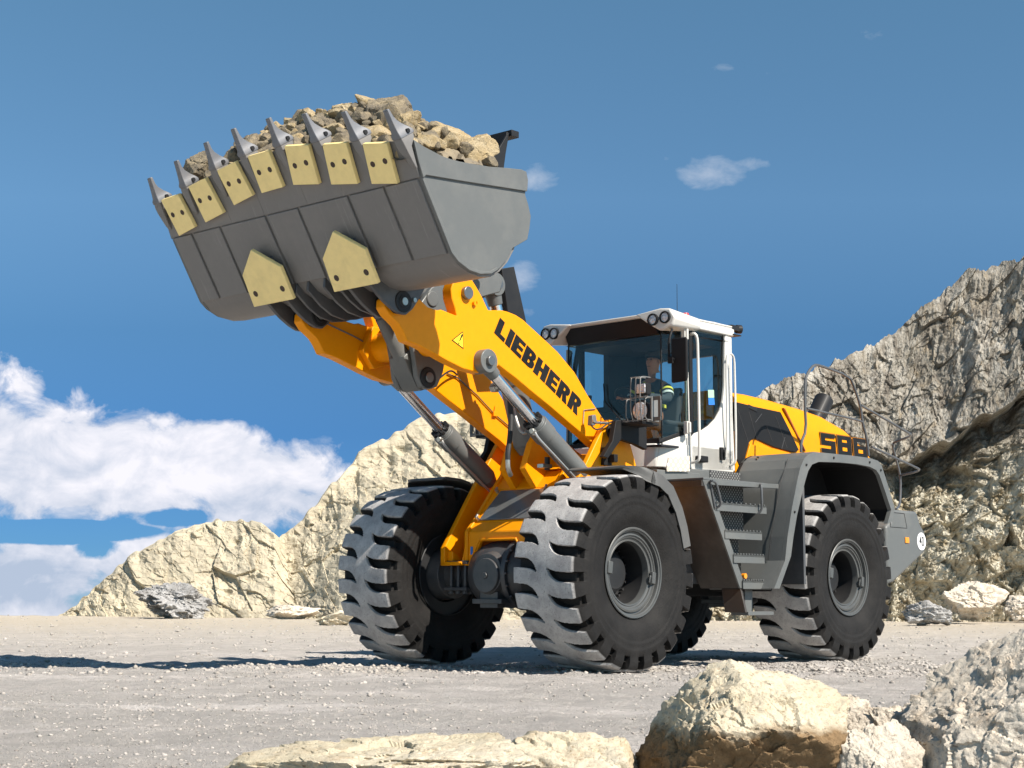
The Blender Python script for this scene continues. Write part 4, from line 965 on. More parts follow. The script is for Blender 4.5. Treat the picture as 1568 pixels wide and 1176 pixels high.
# ------------------------------------------------------------------ fenders of the front wheels
def fender(s):
    up = [(.13, 1.935), (.08, 1.953)] + [p for p in PYs([(970, 711), (991, 714.5), (1014.5, 724.6), (1031.8, 742), (1046, 775), (1054, 805), (1059, 835)], 1.63)]
    dens = []
    for p, q in zip(up, up[1:]):
        for k in range(4): dens.append((p[0] + (q[0] - p[0]) * k / 4, p[1] + (q[1] - p[1]) * k / 4))
    dens.append(up[-1]); up = dens; n = len(up)
    st_ = [(.86, .13, .03), (1.1, .13, .03), (1.35, .11, .03), (1.48, .04, .035), (1.57, -.05, .08), (1.615, -.15, .135), (1.635, -.24, .14)]
    V = []; 
    for (y, xf, th) in st_:
        drop = .022 if y > 1.62 else (.008 if y > 1.6 else 0)
        for i, (x, z) in enumerate(up):
            a = up[max(i - 1, 0)]; c = up[min(i + 1, n - 1)]; d = Vector((c[0] - a[0], c[1] - a[1])).normalized(); nn = Vector((-d.y, d.x))      # points down / in
            if nn.y > 0: nn = -nn
            if x > xf: z = float(np.interp(xf, [p[0] for p in up[::-1]], [p[1] for p in up[::-1]])); x = xf + (x - xf) * .02
            t = th * (1.0 if i > 6 else .45 + .55 * i / 6)
            V.append(((x + nn.x * drop, s * y, z + nn.y * drop), (x + nn.x * t, s * y, z + nn.y * t)))
    m = len(st_); vs = [v[0] for v in V] + [v[1] for v in V]; o = m * n
    fs = []
    for a in range(m - 1):
        for i in range(n - 1):
            k = a * n + i; fs += [(k, k + 1, k + n + 1, k + n), (o + k, o + k + n, o + k + n + 1, o + k + 1)]
    for i in range(n - 1):
        k = (m - 1) * n + i; fs += [(k, k + 1, o + k + 1, o + k), (i, o + i, o + i + 1, i + 1)]
    for a in range(m - 1):
        k = a * n; fs += [(k, k + n, o + k + n, o + k)]; k = a * n + n - 1; fs += [(k, o + k, o + k + n, k + n)]
    b = MB(); b.add(vs, fs)
    o_ = b.build('front_fender', M['fender'], loader, smooth=55)
    b = MB(); b.box(-.62, -.50, s * .73, s * .9, 1.70, 1.78); b.build('fender_support', M['dark'], o_)
fender(1); fender(-1)

# ------------------------------------------------------------------ cab
cab = part('cab')
Yd = .80
# floor pan and lower body
b = MB()
b.prismz([(-1.50, -.42), (-1.50, .42), (-1.60, .62), (-1.99, .80), (-2.80, .80), (-2.80, -.80), (-1.99, -.80), (-1.60, -.62)], 2.085, 2.34)
low = PYs([(1059, 719), (1059, 668), (1062, 664.5), (1075, 659.5), (1087, 651.5), (1097, 641), (1104, 628), (1108, 612), (1110, 590), (1110.5, 514), (1117, 502), (1126, 722)], Yd)
for s in (1, -1):
    b.prism(low, s * (Yd - .04), s * Yd)
    # curved corner panel below the windscreen
    b.hull([(-1.60, s * .62, 2.09), (-1.62, s * .60, 2.09), (-2.0, s * .74, 2.09), (-2.0, s * .797, 2.09)], [(-1.64, s * .645, 2.345), (-1.66, s * .60, 2.345), (-2.0, s * .74, 2.47), (-2.0, s * .797, 2.47)])
    b.hull([(-2.80, s * .60, 2.3), (-2.80, s * .8, 2.3), (-2.72, s * .8, 2.3), (-2.74, s * .60, 2.3)], [(-2.80, s * .60, 3.62), (-2.80, s * .8, 3.62), (-2.72, s * .8, 3.62), (-2.74, s * .60, 3.62)])
b.box(-2.80, -2.76, -.60, .60, 2.30, 2.62)
b.build('cab_body', M['white'], cab, bevel=.012)
# roof with lamp pods
b = MB()
_r0 = [(-1.80, -.60), (-1.80, .60), (-1.88, .76), (-2.0, .82), (-2.82, .82), (-2.82, -.82), (-2.0, -.82), (-1.88, -.76)]; _r1 = [(-1.50, -.60), (-1.50, .60), (-1.80, .76), (-2.0, .82), (-2.82, .82), (-2.82, -.82), (-2.0, -.82), (-1.80, -.76)]
b.hull([(x, y, 3.625) for x, y in _r0], [(x, y, 3.715) for x, y in _r1]); b.hull([(x, y, 3.716) for x, y in _r1], [(x, y, 3.74) for x, y in _r1])
b.hull([(-1.60, -.62, 3.735), (-1.60, .62, 3.735), (-2.81, .80, 3.735), (-2.81, -.80, 3.735)], [(-1.75, -.50, 3.79), (-1.75, .50, 3.79), (-2.68, .66, 3.79), (-2.68, -.66, 3.79)])
roof = b.build('roof', M['white'], cab, bevel=.02, seg=3)
def podring(pts, x, s): return [(x, s * y, z) for y, z in pts]
for s in (1, -1):
    b = MB()
    fr = [(.46, 3.735), (.78, 3.775), (.90, 3.765), (.965, 3.66), (.93, 3.575), (.78, 3.525), (.66, 3.60)]
    bkk = [(.50, 3.70), (.76, 3.745), (.83, 3.74), (.845, 3.66), (.84, 3.62), (.76, 3.60), (.66, 3.62)]
    b.hull([(-1.46 - .16 * max(0, y - .62), s * y, z) for y, z in fr], [(-2.15, s * y, z) for y, z in bkk])
    pod = b.build('lamp_pod', M['white'], cab, bevel=.022, seg=3)
    for k, (y, z) in enumerate(((.70, 3.655), (.845, 3.668))):
        b = MB(); xx = -1.46 - .16 * max(0, y - .62) + .004
        b.lathe([(.066, -.02), (.066, .016), (.054, .018), (.052, .004), (.052, -.01)], (xx, s * y, z), (1, 0, 0), 28)
        lamp = b.build('work_lamp', M['black'], pod)
        b = MB(); b.lathe([(.0001, .014), (.03, .012), (.052, .004)], (xx, s * y, z), (1, 0, 0), 28); b.build('lens', M['lens'], lamp)
# black window frames and pillars
b = MB()
zt, zb = 3.61, 2.35
def bar(p, q, r=.03):
    b.hull([(p[0] - r, p[1] - r, p[2]), (p[0] + r, p[1] - r, p[2]), (p[0] + r, p[1] + r, p[2]), (p[0] - r, p[1] + r, p[2])], [(q[0] - r, q[1] - r, q[2]), (q[0] + r, q[1] - r, q[2]), (q[0] + r, q[1] + r, q[2]), (q[0] - r, q[1] + r, q[2])])
for s in (1, -1):
    bar((-2.03, s * .765, 2.40), (-2.03, s * .765, zt), .028)
    bar((-2.70, s * .765, 2.4), (-2.70, s * .765, zt), .03)
    bar((-1.67, s * .655, 2.33), (-1.67, s * .655, zt), .008)
    bar((-1.72, s * .70, 3.54), (-2.7, s * .78, 3.56), .03)
    b.hull([(-2.0, s * .775, 2.47), (-1.62, s * .66, 2.345), (-1.62, s * .64, 2.345), (-2.0, s * .75, 2.47)], [(-2.0, s * .775, 2.52), (-1.64, s * .66, 2.385), (-1.64, s * .64, 2.385), (-2.0, s * .75, 2.52)])
bar((-1.66, 0, 2.33), (-1.66, 0, 2.34), .01)
b.box(-1.68, -1.62, -.66, .66, 2.345, 2.40); b.cur = 1; b.hull([(-1.72, -.64, 3.53), (-1.72, .64, 3.53), (-1.64, .64, 3.53), (-1.64, -.64, 3.53)], [(-1.72, -.62, 3.70), (-1.72, .62, 3.70), (-1.535, .62, 3.70), (-1.535, -.62, 3.70)]); b.cur = 0
b.box(-2.79, -2.73, -.75, -.34, 2.3, 3.6); b.box(-2.79, -2.73, .58, .75, 2.3, 3.6); b.box(-2.79, -2.73, -.7, .7, 3.42, 3.6)
b.build('window_frame', [M['black'], M['header']], cab, bevel=.006)
# glass
def pane(name, pts, t=.006):
    b = MB(); P = [Vector(p) for p in pts]; n = (P[1] - P[0]).cross(P[2] - P[0]).normalized() * t
    b.hull(P, [p - n for p in P]); return b.build(name, M['glass'], cab)
pane('windscreen', [(-1.66, -.65, 2.37), (-1.66, .65, 2.37), (-1.67, .65, 3.6), (-1.67, -.65, 3.6)])
for s in (1, -1):
    pane('side_glass', [(-1.68, s * .66, 2.37), (-2.0, s * .785, 2.50), (-2.0, s * .785, 3.58), (-1.68, s * .66, 3.58)])
    dg = PYs([(1062, 663), (1075, 657.5), (1087, 649), (1096, 639), (1103, 627), (1107.5, 611), (1109.5, 590), (1110, 512), (1062, 500)], Yd - .03)
    pane('door_glass', [(x, s * (Yd - .03), z) for x, z in dg])
pane('rear_glass', [(-2.76, -.36, 2.60), (-2.76, .60, 2.60), (-2.76, .60, 3.45), (-2.76, -.36, 3.45)])
# inside
b = MB()
b.box(-2.72, -1.55, -.74, .74, 2.30, 2.32); b.box(-2.74, -1.70, -.72, .72, 3.585, 3.61)
b.hull([(-1.70, -.55, 2.32), (-1.70, .55, 2.32), (-1.86, .55, 2.32), (-1.86, -.55, 2.32)], [(-1.68, -.5, 2.50), (-1.68, .5, 2.50), (-1.80, .5, 2.50), (-1.80, -.5, 2.50)])
b.hull([(-1.84, -.08, 2.32), (-1.84, .08, 2.32), (-1.98, .08, 2.32), (-1.98, -.08, 2.32)], [(-1.98, -.05, 2.86), (-1.98, .05, 2.86), (-2.06, .05, 2.84), (-2.06, -.05, 2.84)])
b.box(-2.66, -2.1, -.72, -.34, 2.32, 2.86); b.box(-2.55, -2.0, -.42, -.30, 2.78, 2.92)
b.box(-2.74, -2.60, -.7, .7, 2.3, 2.68)
b.box(-2.72, -1.80, -.66, .66, 3.50, 3.58); b.hull([(-2.0, .02, 3.43), (-2.0, .52, 3.43), (-1.85, .52, 3.52), (-1.85, .02, 3.52)], [(-2.02, .02, 3.42), (-2.02, .52, 3.42), (-1.87, .52, 3.525), (-1.87, .02, 3.525)]); b.hull([(-2.72, -.74, 2.3), (-2.72, -.50, 2.3), (-2.40, -.66, 2.3), (-2.40, -.74, 2.3)], [(-2.72, -.74, 3.55), (-2.72, -.50, 3.55), (-2.40, -.66, 3.55), (-2.40, -.74, 3.55)])
b.build('interior_trim', M['interior'], cab, bevel=.01)
b = MB()
for y in (-.735,): b.box(-1.80, -1.72, y, y + .02, 2.4, 3.5)
b.box(-2.06, -1.98, .735, .75, 2.42, 3.3); b.build('pillar_lining', M['interior_light'], cab)
b = MB()
b.box(-2.62, -2.16, -.24, .24, 2.62, 2.76); b.hull([(-2.60, -.23, 2.74), (-2.60, .23, 2.74), (-2.50, .23, 2.74), (-2.50, -.23, 2.74)], [(-2.70, -.20, 3.30), (-2.70, .20, 3.30), (-2.62, .20, 3.30), (-2.62, -.20, 3.30)])
b.box(-2.5, -2.3, -.15, .15, 2.32, 2.62); b.box(-2.55, -2.15, .30, .38, 2.82, 2.88); b.box(-2.55, -2.1, -.38, -.30, 2.82, 2.88)
b.v = [(x, y, z - (.22 if z > 2.5 else 0)) for x, y, z in b.v]
b.build('seat', M['seatm'] if 'seatm' in M else M.setdefault('seatm', paint('seat_fabric', (.03, .032, .036), .85, .05, coat=0)), cab, bevel=.03, seg=3)
SW = Vector((-1.98, -.0, 2.90)); SWN = Vector((-.62, 0, .78)).normalized()
b = MB(); _, u_, w_ = b.frame(SWN); ring = [SW + (u_ * math.cos(t) + w_ * math.sin(t)) * .19 for t in [2 * math.pi * k / 32 for k in range(33)]]
b.tube(ring, .015, 8); b.cyl(SW - SWN * .02, SW + SWN * .01, .05, n=16)
for a_ in (R(90), R(210), R(330)): b.tube([SW, SW + (u_ * math.cos(a_) + w_ * math.sin(a_)) * .185], .013, 6)
b.build('steering_wheel', M['black'], cab)
b = MB(); b.box(-1.80, -1.77, -.62, -.42, 2.78, 2.96); b.tube([(-1.76, -.58, 2.5), (-1.74, -.6, 2.9), (-1.72, -.62, 3.2), (-1.75, -.58, 3.5)], .03); b.box(-1.86, -1.80, -.50, -.44, 2.70, 2.82); b.build('monitor', M['black'], cab, bevel=.006)
# rails, mirror, hinges, handle, aerial, camera
def tube_px(name, pts, r, mat, parent, sm=1, n=10):
    b = MB(); q = []
    for px, py, y in pts:
        x, z = PY(px, py, y); q.append((x, y, z))
    b.tube(q, r, n, smooth=sm); return b.build(name, mat, parent)
tube_px('grab_rail', [(1058, 512, .82), (1063, 510.5, .90), (1067, 514, .92), (1068.5, 530, .92), (1071.5, 700, .92), (1069, 706, .90), (1059, 708.5, .82)], .016, M['whiterail'], cab)
tube_px('grab_rail', [(1112, 700, .81), (1113.5, 640, .86), (1112, 552, .86), (1114, 543, .87), (1119, 541, .88), (1123.5, 546, .88), (1125, 560, .88), (1127.5, 700, .88), (1125, 710, .86), (1118, 713, .81)], .012, M['whiterail'], cab)
b = MB(); mp = PX(1039, 551, -1.40)
b.hull([(-1.40, mp[0] - .11, mp[1] - .25), (-1.40, mp[0] + .11, mp[1] - .24), (-1.40, mp[0] + .115, mp[1] + .245), (-1.40, mp[0] - .11, mp[1] + .25)], [(-1.46, mp[0] - .085, mp[1] - .21), (-1.46, mp[0] + .085, mp[1] - .2), (-1.46, mp[0] + .09, mp[1] + .20), (-1.46, mp[0] - .085, mp[1] + .21)])
mir = b.build('mirror', M['black'], cab, bevel=.025, seg=3)
b = MB(); b.tube([(-1.62, .84, 3.55), (-1.48, mp[0] - .14, 3.52), (-1.42, mp[0] - .14, 3.4), (-1.42, mp[0] - .14, mp[1])], .013, smooth=1); b.tube([(-1.42, mp[0] - .14, mp[1] + .05), (-1.40, mp[0] - .05, mp[1] + .0)], .02); b.box(-1.40, -1.37, mp[0] - .12, mp[0] - .06, mp[1] - .03, mp[1] + .03); b.build('mirror_arm', M['black'], mir)
b = MB(); b.tube([(-1.60, -.84, 3.56), (-1.45, -.98, 3.50), (-1.42, -1.02, 3.40), (-1.50, -1.12, 3.38)], .014, smooth=2); b.box(-1.56, -1.50, -1.30, -1.08, 2.95, 3.38); b.build('mirror', M['black'], cab, bevel=.01)
for (px0, py0, py1) in ((1050, 502, 521), (1054, 645, 664)):
    b = MB(); x, z0 = PY(px0, py0, .84); _, z1 = PY(px0, py1, .84); b.box(x - .04, x + .02, .79, .84, z1, z0); b.cyl((x - .01, .85, z1 + .01), (x - .01, .85, z0 - .01), .016, n=12); b.build('door_hinge', M['white'], cab, bevel=.005)
tube_px('hinge_rod', [(1053, 570, .83), (1055, 645, .83)], .008, M['whiterail'], cab, 0)
tube_px('hinge_rod', [(1057, 664, .825), (1058, 700, .825)], .006, M['whiterail'], cab, 0)
b = MB(); x, z = PY(1106, 692, .82); b.box(x - .02, x + .03, .80, .83, z - .09, z + .05); b.tube([(x - .02, .83, z - .09), (x + .0, .85, z + .0), (x - .03, .84, z + .045)], .011); b.build('door_handle', M['black'], cab, bevel=.004)
b = MB(); x, z = PY(1077, 703, .86); b.box(x - .07, x + .07, .80, .88, z - .035, z + .035); b.build('rubber_stop', M['black'], cab, bevel=.01)
b = MB(); x, z = PY(1037, 480, .3); b.cyl((x, .3, z - .03), (x, .3, z + .03), .012, .008, 8); b.cyl((x, .3, z), (x, .3, z + .34), .004, .0025, 6); b.build('aerial', M['black'], cab)
b = MB(); x, z = PY(1049, 483, .25); b.lathe([(.0001, .04), (.04, .035), (.05, .0), (.05, -.03)], (x, .25, z - .01), (0, 0, 1), 20); b.build('beacon', M['red'], cab)
b = MB(); x, z = PY(1121, 505, .78); b.box(x - .10, x + .06, .72, .82, z - .01, z + .05); b.cyl((x + .05 - .14, .77, z + .02), (x + .05 - .20, .80, z + .02), .05, n=20); b.box(x - .1, x + .05, .72, .84, z - .07, z - .055); b.build('rear_camera', M['dark'], cab, bevel=.006)
for (p, mt) in (([(1084, 597), (1093, 597), (1093.5, 609), (1084.5, 609)], 'decal_green'), ([(1084.5, 609.3), (1093.5, 609.3), (1094.5, 620), (1085, 620)], 'decal_blue')):
    b = MB(); b.prism(PYs(p, Yd - .028), Yd - .0285, Yd - .0265); b.build('sticker', M[mt], cab)
# dense dark folding sunshade, wiper
tube_px('wiper', [(862, 600, -.60), (876, 540, -.62)], .008, M['black'], cab, 0)
b = MB(); b.tube([(-1.63, .36, 2.40), (-1.635, -.1, 2.85), (-1.64, -.12, 3.05)], .008, 6); b.build('wiper', M['black'], cab)

# ------------------------------------------------------------------ front work lights on their brackets
def lampset(s):
    e = empty('front_light', (0, 0, 0), 0, loader)
    xl = -.93; e.location = (.12, 0, 0)
    lc = PX(985, 617, xl + .12); zc = lc[1]; y = lc[0] * s
    # bracket
    b = MB()
    x0, z0 = PY(945, 700, .80)
    b.box(x0 - .07, x0 + .06, s * .735, s * .775, z0 - .09, z0 + .09)
    pts = [(x0 - .02, z0 - .03), (x0 + .04, z0 + .02), (-.90, zc - .26), (-.90, zc - .21), (-1.05, zc - .21), (-1.0, zc - .42)]
    b.prism(PYs([(957, 645), (1003, 640), (1004, 690), (988, 682), (965, 674), (945, 703), (938, 700), (952, 676)], .92), s * .84, s * .90); b.box(x0 - .06, x0 + .0, s * .77, s * .86, z0 - .06, z0 + .02)
    b.box(-1.08, -.80, s * .74, s * 1.16, zc - .23, zc - .20)
    b.build('light_bracket', M['black'], e, bevel=.006)
    b = MB(); b.lathe([(.09, -.10), (.105, -.02), (.11, .02), (.098, .025), (.0001, .028)], (-.90, y, zc - .085), (1, 0, 0), 32); b.cur = 1
    b.lathe([(.0001, .038), (.06, .034), (.095, .024)], (-.90, y, zc - .085), (1, 0, 0), 32); b.build('headlight', [M['black'], M['lens']], e)
    b = MB(); b.box(-.98, -.90, y - .065, y + .065, zc + .085, zc + .20); b.cur = 1; b.box(-.899, -.888, y - .055, y + .055, zc + .095, zc + .19); b.build('indicator_lamp', [M['black'], M['lens']], e, bevel=.006)
    b = MB()
    for k in range(5):
        yy = y - .12 + .06 * k; top = zc + .26 if 1 <= k <= 3 else zc + .04
        b.tube([(-.96, yy, zc - .20), (-.80, yy, zc - .20), (-.80, yy, top - .03), (-.83, yy, top), (-.97, yy, top)], .006, 6, smooth=1)
    for zz in (zc - .19, zc + .04): b.tube([(-.98, y - .15, zz), (-.80, y - .15, zz), (-.80, y + .15, zz), (-.98, y + .15, zz)], .006, 6)
    b.tube([(-.80, y - .06, zc + .25), (-.80, y + .06, zc + .25)], .006, 6)
    b.prism([(-.98, zc - .20), (-.86, zc - .20), (-.86, zc + .05), (-.98, zc + .05)], s * (abs(y) + .15), s * (abs(y) + .16))
    b.build('light_guard', M['railguard'] if 'railguard' in M else M.setdefault('railguard', paint('guard_grey', (.16, .16, .155), .4, .1, coat=.1)), e)
    b = MB(); t = y + s * .19
    for (za, zb2) in ((zc - .20, zc - .16), (zc + .01, zc + .05)): b.box(-.90, -.88, t - .065, t + .065, za, zb2)
    for dy in (-.05, .05): b.box(-.90, -.88, t + dy - .018, t + dy + .018, zc - .16, zc + .01)
    b.build('light_side_plate', M['rimgrey'], e, bevel=.004)
lampset(1); lampset(-1)
# pin sensor and hose on the tower
e = empty('arm_sensor', (0, 0, 0), 0, loader)
b = MB(); sp = PYs([(932, 652), (938, 648), (944, 655), (948, 668), (947, 676), (941, 678), (933, 668), (930, 660)], .76); b.prism(sp, .735, .765); b.build('sensor_cover', M['dark'], e, bevel=.006)
b = MB(); q = [PY(a_, b_, .78) for a_, b_ in ((930, 648), (912, 647), (907, 645))]; b.tube([(x, .78, z) for x, z in q], .014); b.build('sensor_lever', M['brass'], e)
b = MB(); q = PYs([(904, 651), (905, 636), (910, 635), (912, 645), (909, 652)], .76); b.prism(q, .72, .78); b.build('sensor_arm', M['steel'], e, bevel=.006)
b = MB(); q = [PY(a_, b_, .79) for a_, b_ in ((905, 651), (911, 658), (920, 657), (928, 650), (936, 646), (943, 645), (944, 649), (938, 655))]; b.tube([(x, .79, z) for x, z in q], .008, 8, smooth=2); b.build('sensor_cable', M['rubber'], e)
q = [PY(a_, b_, .64) for a_, b_ in ((893, 650), (894, 628), (912, 626))]; b = MB(); b.tube([(x, .64, z) for x, z in q], .006, 6); b.build('cable_clip', M['brass'], e)

# ------------------------------------------------------------------ hoses about the arms
def hose(pts, r=.018, mat='rubber', sm=2, name='hose'):
    b = MB(); b.tube(pts, r, 10, smooth=sm); return b.build(name, M[mat], loader)
def hp_(px, py, y): x, z = PY(px, py, y); return (x, y, z)
hose([hp_(780, 612, .34), hp_(782.5, 640, .38), hp_(781, 670, .40), hp_(777.5, 692, .42), hp_(777.5, 704, .42)], .026)
hose([hp_(777.5, 702, .42), hp_(778, 718, .42), hp_(782, 728, .40)], .024, 'brass', 1, 'hose_fitting')
hose([hp_(765, 595, .5), hp_(772, 600, .46), hp_(780, 612, .34)], .016)
hose([hp_(786, 625, .36), hp_(792, 650, .42), hp_(800, 664, .5), hp_(806, 662, .52)], .018, 'railsilver', 1, 'pipe')
hose([hp_(838, 700, .46), hp_(838, 720, .46)], .028)
b = MB(); x, z = PY(836, 714, .46); b.box(x - .05, x + .09, .42, .50, z - .02, z + .02); b.build('hose_clamp', M['brass'], loader, bevel=.004)
b = MB(); x, z = PY(754, 594, .5); b.cyl((x - .02, .49, z), (x + .02, .63, z), .035, n=10); b.cyl((x, .5, z), (x, .56, z), .05, n=6); b.build('grease_block', M['brass'], loader, bevel=.004)
# grease lines along the inner face of the far arm
YI = -YA + TA / 2 + .015
hose([hp_(494, 492, YI), hp_(510, 500, YI), hp_(540, 514, YI), hp_(566, 528, YI), hp_(600, 540, YI)], .0075, 'steelpin', 0, 'grease_line')
hose([hp_(685, 572, YI), hp_(700, 578, YI), (hp_(730, 605, YI)), hp_(757, 634, YI), hp_(778, 652, YI), hp_(800, 672, YI)], .0075, 'steelpin', 0, 'grease_line')
hose([hp_(590, 530, YI), hp_(592, 545, YI), hp_(605, 548, YI + .05), hp_(622, 545, YI + .2)], .012)
hose([hp_(672, 580, -.2), hp_(684, 570, -.3), hp_(692, 567, -.4), hp_(700, 574, YI)], .010)
for px, py in ((571, 528), (757, 634)):
    b = MB(); x, z = PY(px, py, YI); b.box(x - .03, x + .03, YI - .02, YI + .02, z - .025, z + .025); b.tube([(x, YI, z + .02), (x - .02, YI, z + .09)], .008, 6); b.build('line_clip', M['yellow'], loader, bevel=.003)
b = MB(); q = [PY(a_, b_, .30) for a_, b_ in ((741, 451), (748, 456), (757, 455), (763, 448), (764, 440))]; b.tube([(x, .12, z) for x, z in q], .007, 8, smooth=2); b.build('grease_line', M['rubber'], loader)

# ------------------------------------------------------------------ articulation joint, tanks and belly
b = MB()
b.box(-2.1, -1.2, -.30, .30, .62, .78); b.box(-2.1, -1.2, -.30, .30, 1.55, 1.68); b.cyl((-1.95, 0, .55), (-1.95, 0, 1.75), .12, n=28)
b.box(-5.2, -1.9, -.45, -.38, .75, 1.55); b.box(-5.2, -1.9, .38, .45, .75, 1.55); b.box(-3.2, -1.9, -.45, .45, .72, .78); b.cyl((-3.9, 0, .95), (0, 0, .95), .07, n=16)
b.box(-5.3, -2.2, -.70, .70, 1.30, 2.0)
b.box(-2.45, -1.95, -1.0, .95, .85, 1.9)
b.build('rear_frame', M['black'], loader, bevel=.008)
b = MB(); b.box(-2.84, -1.75, .55, .86, 1.93, 2.07); b.box(-2.84, -1.70, .60, .80, 2.066, 2.084); b.box(-1.95, -1.2, .85, .95, 1.9, 2.02); b.build('cab_mount', M['grey'], loader, bevel=.006)

# ------------------------------------------------------------------ steps
st = part('access_steps')
YS = 1.45
b = MB()
xt, zt_ = PY(1078, 735, YS); xb, zb_ = PY(1135, 901, YS)
w = .10; dx = xb - xt
# front cheek: sloping strip that faces outwards plus its deep return
b.prism([(xt + .02, zt_), (xb + .02, zb_), (xb - .09, zb_), (xt - .09, zt_ + .0)], YS - .02, YS)
x2, z2 = PY(1192, 742, YS); b.prism([(xt + .02, zt_ + .002), (xt - .02, zt_ - .045), (x2, z2 - .045), (x2, z2 + .005)], YS - .02, YS + .002)
b.build('step_cheek', M['grey'], st, bevel=.004)
b = MB()
b.hull([(xt + .02, .80, zt_), (xt + .02, YS - .02, zt_), (xt - .02, YS - .02, zt_), (xt - .02, .80, zt_)], [(xb + .02, .95, zb_), (xb + .02, YS - .02, zb_), (xb - .02, YS - .02, zb_), (xb - .02, .95, zb_)])
b.build('step_side_wall', M['brown'] if 'brown' in M else M.setdefault('brown', paint('step_wall_grey', (.034, .028, .024), .5, .2, coat=.1)), st, bevel=.004)
b = MB(); b.hull([(xt + .03, .80, zt_ - .0), (xt + .03, YS - .01, zt_ - .0), (xt + .03, YS - .01, zt_ - .06), (xt + .03, .80, zt_ - .06)], [(xt - .01, .80, zt_), (xt - .01, YS - .01, zt_), (xt - .01, YS - .01, zt_ - .06), (xt - .01, .80, zt_ - .06)]); b.build('step_wall_lip', M['brown'], st)
# treads: (left px, right px, py) of each lip, y of the lip
treads = [((1095, 768), (1174, 779), 1.455), ((1107, 812), (1167, 818), 1.46), ((1121, 848), (1171, 855), 1.465), ((1131, 889), (1178, 893), 1.47)]
for (l_, r_, yy) in treads:
    xa, za = PY(l_[0], l_[1], yy); xr, zr = PY(r_[0], r_[1], yy); zz = (za + zr) / 2; xw = xt + (xb - xt) * (zt_ - zz) / (zt_ - zb_) - .05; xa = min(xa, xw)
    b = MB(); b.box(xr, xa, yy - .26, yy, zz - .012, zz + .012); b.box(xr, xa, yy - .012, yy, zz - .075, zz + .012)
    for k in range(11):
        xx = xr + (xa - xr) * (k + .5) / 11; b.box(xx - .010, xx + .010, yy - .02, yy + .001, zz + .012, zz + .026)
    tr = b.build('step_tread', M['grey'], st, bevel=.003)
    b = MB(); b.hull([(xr + .06, yy - .262, zz), (xa - .03, yy - .262, zz), (xa - .19, yy - .262, zz - .26), (xr + .06, yy - .262, zz - .26)], [(xr + .06, yy - .275, zz), (xa - .03, yy - .275, zz), (xa - .19, yy - .275, zz - .26), (xr + .06, yy - .275, zz - .26)]); b.build('perforated_riser', M['perf'], tr)
b = MB(); b.box(x2, xt - .02, .80, YS - .02, z2 - .02, z2 + .004)
b.build('platform', M['grey'], st, bevel=.004)
b = MB(); b.box(x2 + .25, xt - .25, YS - .30, YS - .288, z2 - .27, z2 - .02); b.build('perforated_riser', M['perf'], st)
b = MB(); b.box(-2.95, -2.25, .86, .87, 1.93, 2.08); b.build('perforated_riser', M['perf'], st)
b = MB(); b.box(-2.95, -1.6, .90, .92, .85, 1.9); b.box(-2.97, -2.93, .9, 1.60, .85, 1.9); b.build('step_back_wall', M['bracket'], st)
tube_px('step_rail', [(1087, 738, YS + .0), (1089, 736, YS + .06), (1096, 738, YS + .06), (1099, 748, YS + .06), (1104, 768, YS + .06), (1103, 774, YS + .05), (1096, 778, YS)], .013, M['rail'], st)
tube_px('step_rail', [(1088, 737, YS + .0), (1088, 740, YS + .01), (1095, 778, YS + .01)], .011, M['rail'], st, 0)
tube_px('step_rail', [(1164, 742, YS), (1166, 744, YS + .05), (1167, 776, YS + .05), (1165, 783, YS + .03), (1160, 786, YS)], .013, M['rail'], st)
b = MB(); x, z = PY(1137, 882, 1.40); b.cyl((x, 1.40, z), (x + .0, 1.44, z), .028, n=20); b.build('amber_marker', M['orange'], st)
# hanging lowest step
xl, zl = PY(1146, 938, 1.56); xr, zr = PY(1185, 941, 1.56)
b = MB(); b.box(xr, xl, 1.34, 1.56, zl - .03, zl + .01); b.box(xr + .08, xr + .22, 1.33, 1.35, zl, zb_); b.build('hanging_step', M['grey'], st, bevel=.004)
b = MB(); b.hull([(xb + .0, 1.20, zb_), (xb + .0, 1.44, zb_), (xb - .03, 1.44, zb_), (xb - .03, 1.20, zb_)], [(xl + .02, 1.28, zl), (xl + .02, 1.54, zl), (xl - .01, 1.54, zl), (xl - .01, 1.28, zl)]); b.build('step_hanger', M['brown'], st, bevel=.003)
b = MB(); x, z = PY(1057, 701, .98)
b.prism(PYs([(1022, 716), (1025, 700), (1057, 698), (1057, 722), (1022, 722)], .98), .96, .975); b.build('cab_step_plate', M['perf_white'], loader, bevel=.004)

